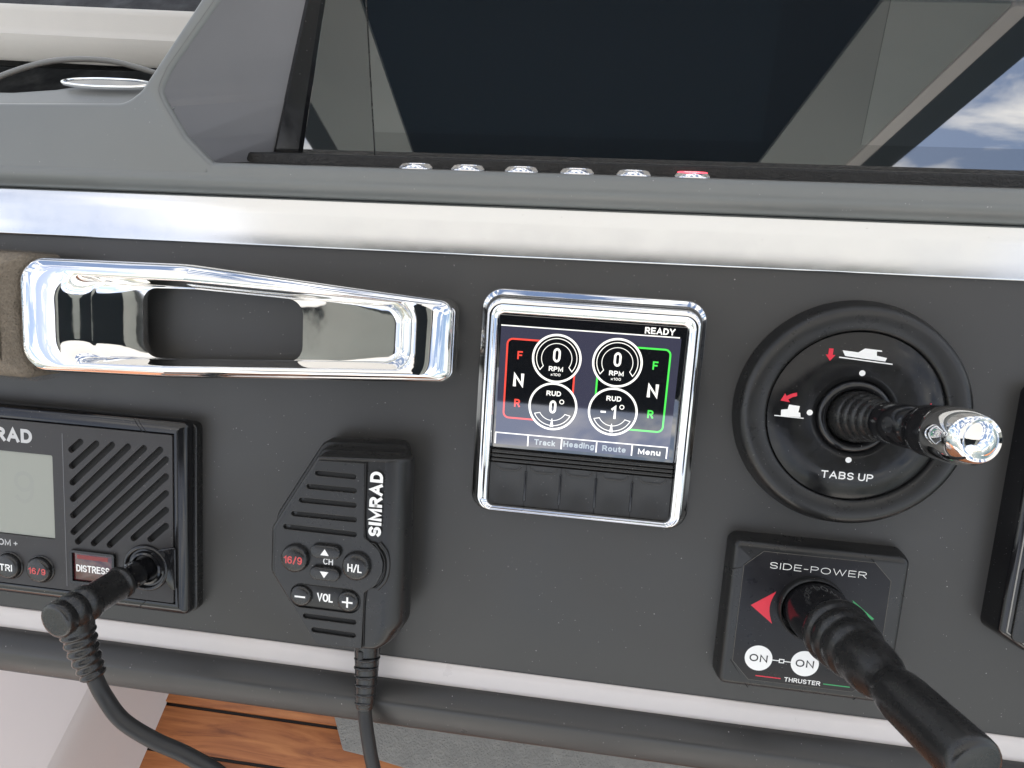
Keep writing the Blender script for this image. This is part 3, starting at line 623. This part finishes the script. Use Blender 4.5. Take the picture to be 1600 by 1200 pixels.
bm = NB(); lathe(bm, [(a_ * (1.04 if a_ > 10 else 1), 24 + (b_ - 24) * 1.1) for a_, b_ in bp_], 64, M1); obj('rubber_boot', bm, RUBBER, t, 60)
Lg = (A3 - A2).length
bm = NB(); lathe(bm, [(8.4, -5), (9.2, -3), (10.4, 1), (10.9, 6), (11, 20), (11.2, Lg - 10), (11.2, Lg - 4), (11, Lg - 2), (10.4, Lg - .8), (9.4, Lg - .2), (8.6, Lg), (4, Lg), (.01, Lg + .05)], 64, axis(A2, A3)); obj('grip', bm, RUBBER, t, 40)

# ------------------------------------------------------------------ VHF radio
t = root('marine_radio', (-315, -82, 0), 'black marine radio with a slotted speaker, grey screen and DISTRESS button', 'radio')
bm = NB(); prism(bm, rect(-420, -225.4, -141.8, -25), 4, 0, 6, 1, 3); obj('rear_housing', bm, PLASTIC, t)
bm = NB(); rb4 = rect(-418, -227.4, -142, -23)
rings = [[(p.x, p.y, z) for p in rpoly(rb4, 4, [i_, i_, i_, i_], 5)] for z, i_ in ((5, .4), (6, 0), (9, 0), (10.6, .5), (11.8, 1.6), (12.8, 4), (13.2, 6.2), (13.1, 7.4), (12.4, 8), (7, 8.2))]
loft(bm, rings, True, True); obj('front_bezel', bm, GLOSS, t, 40)
face_o = [(p.x, p.y) for p in rpoly([(-418, -133.6), (-235.7, -133.6), (-235.7, -31.4), (-418, -31.4)], 1, 0, 3)]
sl = [((-292.9, -40.4), (-299.0, -45.8)), ((-282.8, -40.6), (-298.9, -55.6)), ((-272.9, -40.4), (-298.9, -65.7)), ((-262.9, -40.5), (-299.0, -75.7)), ((-253.0, -40.5), (-299.2, -86.0)), ((-243.0, -40.5), (-299.3, -96.3)), ((-239.5, -45.9), (-296.6, -102.0)), ((-239.6, -56.0), (-286.3, -101.9)), ((-239.7, -66.1), (-276.1, -101.8)), ((-239.8, -76.2), (-260.7, -95.9)), ((-239.9, -85.9), (-250.0, -95.4))]
holes = [capsule(b[0], b[1], a[0], a[1], 1.9, 5) for a, b in sl]
holes.append([(p.x, p.y) for p in rpoly(rect(-416, -311.2, -102.2, -50.4), 1, 0, 3)])
holes.append([(p.x, p.y) for p in rpoly(rect(-300.4, -272.2, -127.4, -107), 1.2, 0, 3)])
fp = sheet('faceplate', face_o, holes, 11.4, 13.6, RADIOF, t)
bm = NB(); prism(bm, rect(-302, -237, -104, -38), .5, 9, 11.2, .1, 1, 1); obj('speaker_backing', bm, DEEP, t)
bm = NB(); prism(bm, rect(-415.6, -311.5, -102, -50.6), .8, 10, 12.9, .1, 1); lcd = obj('screen', bm, LCD, t)
text('9', -331, -72, 12.95, LCDG, lcd, 20, 13, 0, mid=True, name='ghost_digit')
bm = NB(); prism(bm, rect(-304.6, -304.1, -131, -36.5), .1, 13.5, 13.75, .05, 1, 1); obj('divider_line', bm, mat('grey_line', (.12, .12, .125), .4), t)
text('SIMRAD', -346, -44.5, 13.64, GREYW, t, 8.4, 44.5, .03)
text('ZOOM +', -346.5, -109.6, 13.64, GREYW, t, 4, 20.5, .01)
for x, s_, m in ((-341.6, 'TRI', WHITE), (-321, '16/9', REDT)):
    bm = NB(); lathe(bm, [(8.9, 13.4), (8.7, 14.2), (8.1, 14.5), (7.8, 14)], 40, Matrix.Translation((x, -122, 0)), False); b = obj('round_button', bm, PLASTIC, t, 60)
    bm = NB(); lathe(bm, [(7.7, 13), (7.6, 16), (7, 16.9), (5.6, 17.2), (.01, 17)], 40, Matrix.Translation((x, -122, 0))); obj('button_cap', bm, RUBBER, b, 60)
    text(s_, x + .2, -122, 17.25, m, b, 4.3, 8.4 if s_ == 'TRI' else 11.2, .014, mid=True)
bm = NB(); ro, ri = rpoly(rect(-300.6, -272, -127.6, -106.8), 1.4, 0, 4), rpoly(rect(-300.6, -272, -127.6, -106.8), 1.4, 1.5, 4)
loft(bm, [[(p.x, p.y, 13.2) for p in ro], [(p.x, p.y, 15.6) for p in ro], [(p.x, p.y, 15.6) for p in ri], [(p.x, p.y, 12) for p in ri]], False, False); ds = obj('distress_button', bm, PLASTIC, t, 30)
bm = NB(); prism(bm, rect(-299, -273.6, -126, -108.4), .8, 11, 14.6, .4, 3); obj('distress_cover', bm, DISTR, ds)
bm = NB(); flat(bm, rect(-296.5, -276.5, -112.2, -109.6), 14.65); obj('red_bar', bm, DISTB, ds, normals=False)
text('DISTRESS', -286.3, -118, 14.7, WHITE, ds, 4.4, 21.6, .016, mid=True)
MJ = Matrix.Translation((-252.4, -113, 0))
bm = NB(); lathe(bm, [(14.2, 13.4), (14.2, 14.8), (13.6, 15.6), (12.6, 15.8), (11.8, 15.2), (11.4, 13.9), (10.4, 13.9), (9.8, 15.6), (8.6, 16), (8, 15.4), (8, 10)], 56, MJ, False); obj('jack', bm, GLOSS, t, 50)
bm = NB(); prism(bm, [(-250, -104), (-236, -125), (-233.4, -124), (-233.4, -98), (-242, -100)], 1.5, 13.4, 15, .4, 3); jc = obj('jack_cover', bm, GLOSS, t)
bm = NB(); lathe(bm, [(1.6, 15.05), (1.6, 15.2), (.01, 15.2)], 20, Matrix.Translation((-241.2, -100.2 - 3, 0))); obj('cover_screw', bm, DEEP, jc)
for p_, q_ in (((-257.6, -24.6), (-250.6, -32.4)), ((-260, -24.6), (-253, -32.4))):
    bm = NB(); tube(bm, [(p_[0], p_[1], 11.75), (p_[0] + 2.2, p_[1] - 2.4, 12.75), (p_[0] + 4.4, p_[1] - 4.7, 13.15), (q_[0], q_[1], 13.3)], .22, 6); obj('bezel_seam', bm, DEEP, t)
bm = NB(); tube(bm, [(-259, -140, 12.0), (-257, -137.8, 12.9), (-253, -134, 13.3)], .32, 6); obj('bezel_seam', bm, DEEP, t)
bm = NB(); tube(bm, [(-232.9, -136, 13.05), (-232.9, -29, 13.05)], .3, 6); obj('bezel_seam', bm, DEEP, t)

# ------------------------------------------------------------------ plug and cable in the radio's front jack
t = root('plug_cable', (-252.4, -113, 16), 'black right-angle plug with ribbed boot and cable plugged into the radio front', 'cable')
J0, J1 = Vector((-252.4, -113, 14)), Vector((-261.3, -118.2, 73))
MP = axis(J0, J1); LJ = (J1 - J0).length
bm = NB(); lathe(bm, [(6.6, -4), (6.6, 6), (7.4, 7), (7.4, 15), (8.2, 16), (8.2, 18)], 40, MP); pl = obj('plug_tip', bm, GLOSS, t, 40)
bm = NB()
for a in (40, 160, 280):
    tube(bm, [MP @ Vector((7.5 * math.cos(R(a)), 7.5 * math.sin(R(a)), 9)), MP @ Vector((7.5 * math.cos(R(a)), 7.5 * math.sin(R(a)), 13))], .9, 8)
obj('contact', bm, CHROME, pl)
bm = NB(); lathe(bm, [(8, 17), (9.3, 17.4), (9.6, 18.6), (9.3, 19.8), (8.9, 20.4), (8.7, 22), (8.7, 38), (9.2, 39)], 48, MP); obj('plug_body', bm, RUBBER, t, 50)
bm = NB(); lathe(bm, [(8.6, 38), (9.7, 38.8), (10, 40.6), (9.9, 44.6), (9.2, 45.4), (9.2, 46.4), (9.9, 47.2), (10, 49), (9.8, 52.4), (9.1, 53.2), (9.1, 54), (9.6, 54.8), (9.6, LJ - 1.6), (9.2, LJ - .6), (8.2, LJ - .1), (7.2, LJ), (.01, LJ + .1)], 48, MP); obj('elbow_cap', bm, RUBBER, t, 50)
E0 = MP @ Vector((0, 0, 48)); E1 = Vector((-254, -135, 60)); 
pth = spline([E0, E0 + Vector((.8, -8, .2)), E0 + Vector((2.2, -15, 0)), E0 + Vector((4.2, -23, -.4)), E0 + Vector((6.8, -31, -.8)), E0 + Vector((9, -37, -1))], 10)
rad_ = []
for i in range(len(pth)):
    f_ = i / (len(pth) - 1); b0 = 9.2 - 3.4 * f_
    rad_.append(b0 + (.55 * math.sin((f_ - .3) * 2 * PI * 8) if f_ > .3 else 0))
bm = NB(); tube(bm, pth, rad_, 32); obj('ribbed_boot', bm, RUBBER, t, 60)
Ec = pth[-1]
cp = spline([pth[-6], Ec, Ec + Vector((4.5, -11, -1)), Ec + Vector((15, -24, -1)), Ec + Vector((33, -33, -1)), Ec + Vector((52, -40, -2)), Ec + Vector((72, -52, -4)), Ec + Vector((90, -75, -8))], 10)
bm = NB(); tube(bm, cp, 4.1, 20); obj('cable', bm, CABLE, t, 80)

# ------------------------------------------------------------------ fist microphone
t = root('hand_microphone', (-130, -84, 0), 'black handheld radio microphone with white SIMRAD lettering and round 16/9 key', 'microphone')
MO = [(-139.7, -138.6), (-100, -136.8), (-91, -122), (-92.6, -28.2), (-142, -30.4), (-167.2, -73), (-167.4, -98.6)]; MR = [5, 12, 12, 2.5, 3, 7, 7]
def micring(z, ins, sq=1.0):
    o = []
    for p in rpoly(MO, MR, ins, 6):
        x = p.x if p.x < -112 else -112 + (p.x + 112) * sq
        o.append((x, p.y, z))
    return o
bm = NB(); loft(bm, [micring(5, -3.5, .6), micring(6, -5, .6), micring(13, -5, .64), micring(14.4, -4, .64)], True, True); obj('back_shell', bm, MICP, t, 40)
bm = NB(); loft(bm, [micring(14, -2.2, .75), micring(19, -2.0, .75), micring(20.4, -1.2, .75)], True, True); obj('middle_shell', bm, MICP, t, 40)
bm = NB(); rings = [micring(17, 0)]
for k in range(11):
    a = PI / 2 * k / 10; z = 18 + 12.6 * math.sin(a); sq = .42 + .58 * math.cos(a)
    ins = 0 if z < 28.6 else (1 - math.sqrt(max(0, 1 - ((z - 28.6) / 2) ** 2))) * 2
    rings.append(micring(z, ins, sq))
loft(bm, rings); obj('front_shell', bm, MICP, t, 60)
fo_ = [(p.x, p.y) for p in rpoly([(-139.4, -137), (-113.6, -136), (-113.2, -103.2), (-107, -98.5), (-103.6, -91), (-103.4, -85), (-106, -78), (-114.4, -72), (-115.4, -31.4), (-141.2, -32.2), (-164.2, -73.4), (-164.4, -98.2)], [3, .6, 2, 5, 6, 6, 6, 2, .6, 2.5, 6, 6], 0, 5)]
sl = [((-141, -39.2), (-121, -39.2)), ((-145.6, -47), (-120.6, -46.8)), ((-149.6, -55), (-120.4, -54.8)), ((-153.8, -63), (-120, -62.8)), ((-158.2, -70.8), (-119.8, -71)), ((-146, -120.8), (-118.4, -121)), ((-141, -128.3), (-118.4, -128.7))]
holes = [capsule(a[0], a[1], b[0], b[1], 1.35, 5) for a, b in sl]
holes.append([(p.x, p.y) for p in rpoly(rect(-154.6, -115.2, -116, -102.4), 6.2, 0, 6)])
sheet('front_plate', fo_, holes, 30.2, 32.2, MICP, t, .35)
bm = NB(); prism(bm, [(-142, -131), (-117, -131), (-117, -118), (-149.5, -118)], .5, 29.8, 30.75, .1, 1, 1); obj('vent_backing', bm, DEEP, t)
bm = NB(); prism(bm, [(-157, -72.6), (-118.6, -72.6), (-118.6, -37.8), (-141, -37.8)], .5, 29.8, 30.75, .1, 1, 1); obj('grille_backing', bm, DEEP, t)
bm = NB(); tube(bm, spline([(-114.9, -31, 31.6), (-114.0, -71, 31.6), (-108, -75.5, 31.7), (-103, -83, 31.5), (-102.8, -92, 31.4), (-106.6, -99.4, 31.5), (-112.6, -103.6, 31.5), (-113, -135, 31)], 6), .5, 8); obj('grip_seam', bm, DEEP, t, 80)
bm = NB(); tube(bm, spline([(-106, -74.6, 31.2), (-101.8, -80, 31.1), (-100.6, -87.4, 31), (-102, -95, 31), (-106, -100.6, 31.2)], 6), 1.1, 10); obj('key_surround', bm, MICP, t, 80)
for x, y, r_, s_, m, wd, hh in ((-152, -87.6, 7.6, '16/9', REDT, 10.2, 4.6), (-117.6, -88.2, 7.7, 'H/L', WHITE, 8, 4.8)):
    bm = NB(); lathe(bm, [(r_ + .5, 31.8), (r_ + .2, 32.8), (r_ - .2, 34.6), (r_ - .9, 35.5), (r_ - 2.4, 35.9), (.01, 36)], 44, Matrix.Translation((x, y, 0))); b = obj('round_key', bm, RUBBER, t, 60)
    text(s_, x, y, 36.05, m, b, hh, wd, .012, mid=True)
for y, tri in ((-81.8, 1), (-94.2, -1)):
    bm = NB(); prism(bm, capsule(-139.6, y, -130, y, 3.7), .05, 31.8, 35, 1, 4, 1); b = obj('channel_key', bm, RUBBER, t, 60)
    bm = NB(); flat(bm, [(-137.2, y - 1.6 * tri), (-132.4, y - 1.6 * tri), (-134.8, y + 2 * tri)], 35.05); obj('channel_triangle', bm, WHITE, b)
text('CH', -133.8, -87.8, 32.3, WHITE, t, 3.8, 5.6, .012, mid=True)
bm = NB(); prism(bm, rect(-154.2, -115.6, -115.6, -102.8), 5.9, 29.8, 31.4, .2, 2, 6); obj('volume_recess', bm, MICP, t)
for x in (-148.7, -121.9):
    bm = NB(); lathe(bm, [(6, 31), (5.9, 32.6), (5.3, 33.4), (4, 33.7), (.01, 33.7)], 40, Matrix.Translation((x, -109.2, 0))); b = obj('volume_key', bm, RUBBER, t, 60)
    bm = NB(); flat(bm, rect(x - 3, x + 3, -109.7, -108.7), 33.75)
    if x > -130: flat(bm, rect(x - .5, x + .5, -112.2, -106.2), 33.77)
    obj('plus_sign' if x > -130 else 'minus_sign', bm, WHITE, b, normals=False)
text('VOL', -135.4, -109.2, 31.45, WHITE, t, 4.8, 9, .016, mid=True)
text('SIMRAD', -108.6, -53, 32.05, WHITE, t, 7, 35.6, .03, 90, mid=True)
bm = NB(); pth = spline([(-115.3, -132, 16), (-115.2, -145, 16.5), (-114.8, -160, 17.5), (-114.8, -176, 18.5), (-114.7, -180, 19)], 14)
rad_ = [8.2 - 3.4 * i / (len(pth) - 1) for i in range(len(pth))]
tube(bm, pth, rad_, 28); sr = obj('strain_relief', bm, RUBBER, t, 60)
for k in range(6):                                              # spiral ribs over the strain relief
    y = -149 - k * 5.4; rr_ = 8.2 - 3.4 * (-132 - y) / 48 + .1; zc = 16 + (-132 - y) * .06; pts = []
    for i in range(13):
        a = R(-25 + 190 * i / 12 + (k % 2) * 20); pts.append((-115 + rr_ * math.cos(a), y + 1.8 * math.sin(a * 1.0) - i * .12, zc + rr_ * math.sin(a)))
    bm = NB(); tube(bm, pts, [.25 + .85 * math.sin(PI * i / 12) for i in range(13)], 8); obj('rib', bm, GLOSS, sr, 80)
bm = NB(); prism(bm, rect(-118.4, -115.2, -151, -142.6), 1, 22, 24.4, .5, 3); obj('latch_window', bm, CABLE, sr)
bm = NB(); tube(bm, spline([(-114.9, -174, 18.4), (-114.2, -185, 19.4), (-111, -200, 21), (-107.3, -216.5, 21), (-100, -245, 18)], 8), 4, 20); obj('cord', bm, CABLE, t, 80)

# ------------------------------------------------------------------ black unit cut by the right edge
t = root('switch_unit', (260, -34, 0), 'black gloss switch unit at the right edge of the panel', 'switch panel')
bm = NB(); un = [(230, -104), (330, -104), (330, 36), (217.5, 36), (214.6, 30), (214.6, -95)]
rings = [[(p.x, p.y, z) for p in rpoly(un, [4, 4, 4, 4, 4, 6], i_, 5)] for z, i_ in ((0, 0), (11, 1.5), (13, 2.2), (14, 3.2), (14.4, 4.6))]
loft(bm, rings); obj('housing', bm, GLOSS, t, 40)
bm = NB(); o1 = rpoly(un, [4, 4, 4, 4, 4, 6], 4.6, 5); o2 = rpoly(un, [4, 4, 4, 4, 4, 6], 5.2, 5)
loft(bm, [[(p.x, p.y, 14.3) for p in o1], [(p.x, p.y, 14.8) for p in o1], [(p.x, p.y, 14.8) for p in o2], [(p.x, p.y, 14.3) for p in o2]], False, False); obj('edge_line', bm, mat('pale_edge', (.25, .24, .22), .4), t)  # thin pale line around the front face
for y0, y1 in ((-97, -56), (-54.5, -8), (-6.5, 29)):
    bm = NB(); prism(bm, rect(221.6, 300, y0, y1), 4, 14, 15.8, .8, 4); obj('rocker', bm, PLASTIC, t)

# ------------------------------------------------------------------ what lies ahead of the dashboard, upper left
t = root('windscreen_coaming', (-450, 300, 0), 'pale grey moulded coaming behind the dashboard, upper left corner', 'coaming', frame=Matrix())
bm = NB(); prof = [(345, 19), (303, 21.5), (299.5, 23), (298.5, 26), (303.5, 41), (305, 44), (308, 45.2), (311, 47), (318.5, 56.5), (321, 58.6), (325, 59), (332, 52), (336, 40)]
loft(bm, [[(x, y, z + dz) for y, z in prof] for x, dz in ((-900, 10), (-430, .5), (-200, -4))], closed=False); obj('moulding', bm, COAM, t, 40, normals=False)
bm = NB(); loft(bm, [[(x, 296, 22.5), (x, 300, 19), (x, 312, 18.5)] for x in (-900, -200)], closed=False); obj('dark_edge_strip', bm, CABLE, t, normals=False)  # dark strip along the moulding's lower edge
t = root('defroster_grille', (-420, 400, 40), 'dark slotted vent grille above the pale coaming, top left corner', 'grille', frame=Matrix())
bm = NB(); prism(bm, rect(-900, -150, 337, 520), 2, 42, 50, 1); obj('vent_plate', bm, DARKG, t)
me0 = None
for i in range(76):
    x = -560 + i * 4.5
    if me0 is None:
        bm = NB(); prism(bm, [(0, 366), (1.8, 366), (7.8, 378), (6, 378)], .5, 49.5, 51.4, .4, 2, 2); b0 = obj('slot_bar', bm, PALER, t); b0.location.x += x * MM; me0 = b0
    else:
        b_ = me0.copy(); COL.objects.link(b_); b_.location.x = me0.location.x + (x + 560) * MM
bm = NB(); prism(bm, rect(-1100, 500, 100, 800), 1, -60, -20, 1); o = obj('gap_shade_slab', bm, DARKG, None); setp(o, kind='structure')  # near-black slab colours in the shade of the gap behind the dash
t = root('loose_cable', (-400, 200, 60), 'thin pale cable arching over the gap behind the dashboard', 'cable', frame=Matrix())
bm = NB(); tube(bm, spline([(-560, 190, 30), (-470, 200, 55), (-432, 203, 68), (-395, 206, 76.5), (-362, 207, 78.5), (-335, 207, 75), (-300, 206, 62), (-250, 200, 30)], 8), 1.9, 14); obj('jacket', bm, PALECAB, t, 80)
t = root('oval_fitting', (-288, 122, 110), 'flat polished oval fitting lying on the dashboard top beside the hood', 'fitting', frame=Matrix())
bm = NB(); rings = []
for s_, z in ((1, 109.5), (1, 110.6), (.97, 111.4), (.92, 111.6), (.87, 111.2), (.85, 109.8)):
    rings.append([(-288 + 29 * (s_ if s_ > .9 else s_ + .05) * math.cos(2 * PI * i / 64), 122.5 + (4.6 - (1 - s_) * 6) * math.sin(2 * PI * i / 64), z) for i in range(64)])
loft(bm, rings, False, False); obj('chrome_ring', bm, CHROME, t, 60)
bm = NB(); flat(bm, [(-288 + 25 * math.cos(2 * PI * i / 64), 122.5 + 3.6 * math.sin(2 * PI * i / 64)) for i in range(64)], 110.8); obj('chrome_insert', bm, DARKCHROME, t, normals=False)

# ------------------------------------------------------------------ cockpit sole, moulding and mat below the dashboard
ZD = -450
deck = root('teak_deck', (0, -1000, ZD), kind='structure', frame=Matrix())
bm = NB(); prism(bm, rect(-1250, 1250, -760, 320), 1, ZD - 30, ZD - 4, .5); obj('caulk_bed', bm, CAULK, deck)
y = -107
pm = None
k = 0
def plank(x0, x1, y0, y1, dz=0):
    bm = NB(); prism(bm, rect(x0, x1, y0, y1), .6, ZD - 6, ZD + dz, .6, 2, 2); return obj('plank', bm, TEAK, deck)
plank(-1250, 1250, -104.8, -40, 3)
plank(-1250, 1250, -38, 60, 0); plank(-1250, 1250, 62, 320, 0)
while y > -700:
    x0 = -1250; wd = 42.5
    cuts = [-1250, -260 + 900 * ((k * .37) % 1) - 300, 1250] if k > 1 else [-1250, 1250]
    for a, b in zip(cuts, cuts[1:]): plank(a + 1, b - 1, y - wd + 2, y - 1)
    y -= wd; k += 1
bm = NB(); prism(bm, rect(-1250, 1250, -3200, -762), 4, ZD - 30, ZD + 2, 1); o = obj('bounce_deck', bm, mat('pale_bounce_deck', (.6, .57, .53), .6), None); setp(o, kind='structure')  # unseen aft deck, made pale to bounce brighter, neutral light
t = root('white_moulding', (-600, -150, ZD), 'white moulded base beside the teak floor, lower left corner', 'moulding', frame=Matrix())
bm = NB(); rings = []
for z, x in ((ZD + .4, -413), (ZD + 12, -416), (ZD + 40, -422), (ZD + 80, -430), (ZD + 94, -434), (ZD + 99, -438), (ZD + 100, -444), (ZD + 101, -800)):
    rings.append([(x - 12 * 0, 300, z), (x, -60, z), (x - (4 if z < -360 else 8), -240, z), (x - 30, -420, z)])
loft(bm, rings, closed=False); obj('shell', bm, GEL, t, 40)
t = root('grey_mat', (100, -60, ZD), 'grey felt mat lying on the teak floor under the panel', 'mat', frame=Matrix())
bm = NB(); mo = [(-214, -126), (-190, -128), (-145, -134), (-60, -150), (100, -172), (420, -190), (420, 10), (-250, 10), (-236, -90)]
prism(bm, mo, [3, 20, 20, 20, 20, 5, 5, 5, 8], ZD + 3.5, ZD + 7, 1.2, 3); obj('felt', bm, FELT, t)

# ------------------------------------------------------------------ hardtop overhead (seen in the glass and the chrome)
ZR = 900
def yaw(p): x, y_, z = p; return (x + (y_ + 760) * .072, y_, z)
def slab(name, x0, x1, y0, y1, z0, z1, m, label, cat, b=4):
    t_ = root(name, ((x0 + x1) / 2, (y0 + y1) / 2, z0), label, cat, frame=Matrix())
    bm_ = NB(); prism(bm_, rect(x0, x1, y0, y1), 6, z0, z1, b, 3)
    for v_ in bm_.verts:
        if v_.co.y < -800: v_.co = yaw(v_.co)
    obj('panel', bm_, m, t_)
bm = NB(); N1, N2 = 24, 14
vs = [[bm.verts.new((-818 + 1636 * a / N1, -796 + 960 * b / N2, ZR - 4 * math.cos(PI * 4 * (b / N2)) + 6 * math.cos(PI * (a / N1 - .5)))) for b in range(N2 + 1)] for a in range(N1 + 1)]  # forward edge kept short so sky light reaches the fascia
for a in range(N1):
    for b in range(N2): bm.faces.new((vs[a][b], vs[a + 1][b], vs[a + 1][b + 1], vs[a][b + 1]))
t = root('headliner_top', (0, 0, ZR), 'pale canvas roof made translucent for brightness, reflected in the long chrome trim strip', 'roof', frame=Matrix()); obj('headliner', bm, HEADLINER, t, 80, normals=False)
slab('sunroof_panel', -552, 528, -1640, -794, ZR, ZR + 20, DARKR, 'dark tinted roof panel reflected in the middle of the glass display', 'roof panel')
slab('roof_lining', 528, 770, -1640, -794, ZR - 10, ZR + 20, GREYR, 'grey roof lining reflected as the right diagonal band in the glass', 'roof panel')
slab('roof_rail', 770, 808, -1640, -794, ZR - 16, ZR + 20, PALER, 'pale narrow roof rail reflected beside the sky in the glass', 'rail')
slab('roof_beam', 808, 900, -1640, -794, ZR - 12, ZR + 20, BLKR, 'black roof edge beam reflected next to the sky in the glass', 'beam')
slab('roof_lining', -802, -552, -1640, -794, ZR - 10, ZR + 20, GREYR, 'grey roof lining reflected as the left diagonal band in the glass', 'roof panel')
slab('roof_beam', -888, -802, -1640, -794, ZR - 12, ZR + 20, BLKR, 'dark roof edge beam reflected at the left side of the glass', 'beam')
water = NB(); flat(water, rect(-2e6, 2e6, -2e6, 2e6), -1600); o = obj('water', water, mat('harbour_water', (.03, .06, .06), .12, bump=(1.2, .1, 6)), None, normals=False); setp(o, kind='structure')
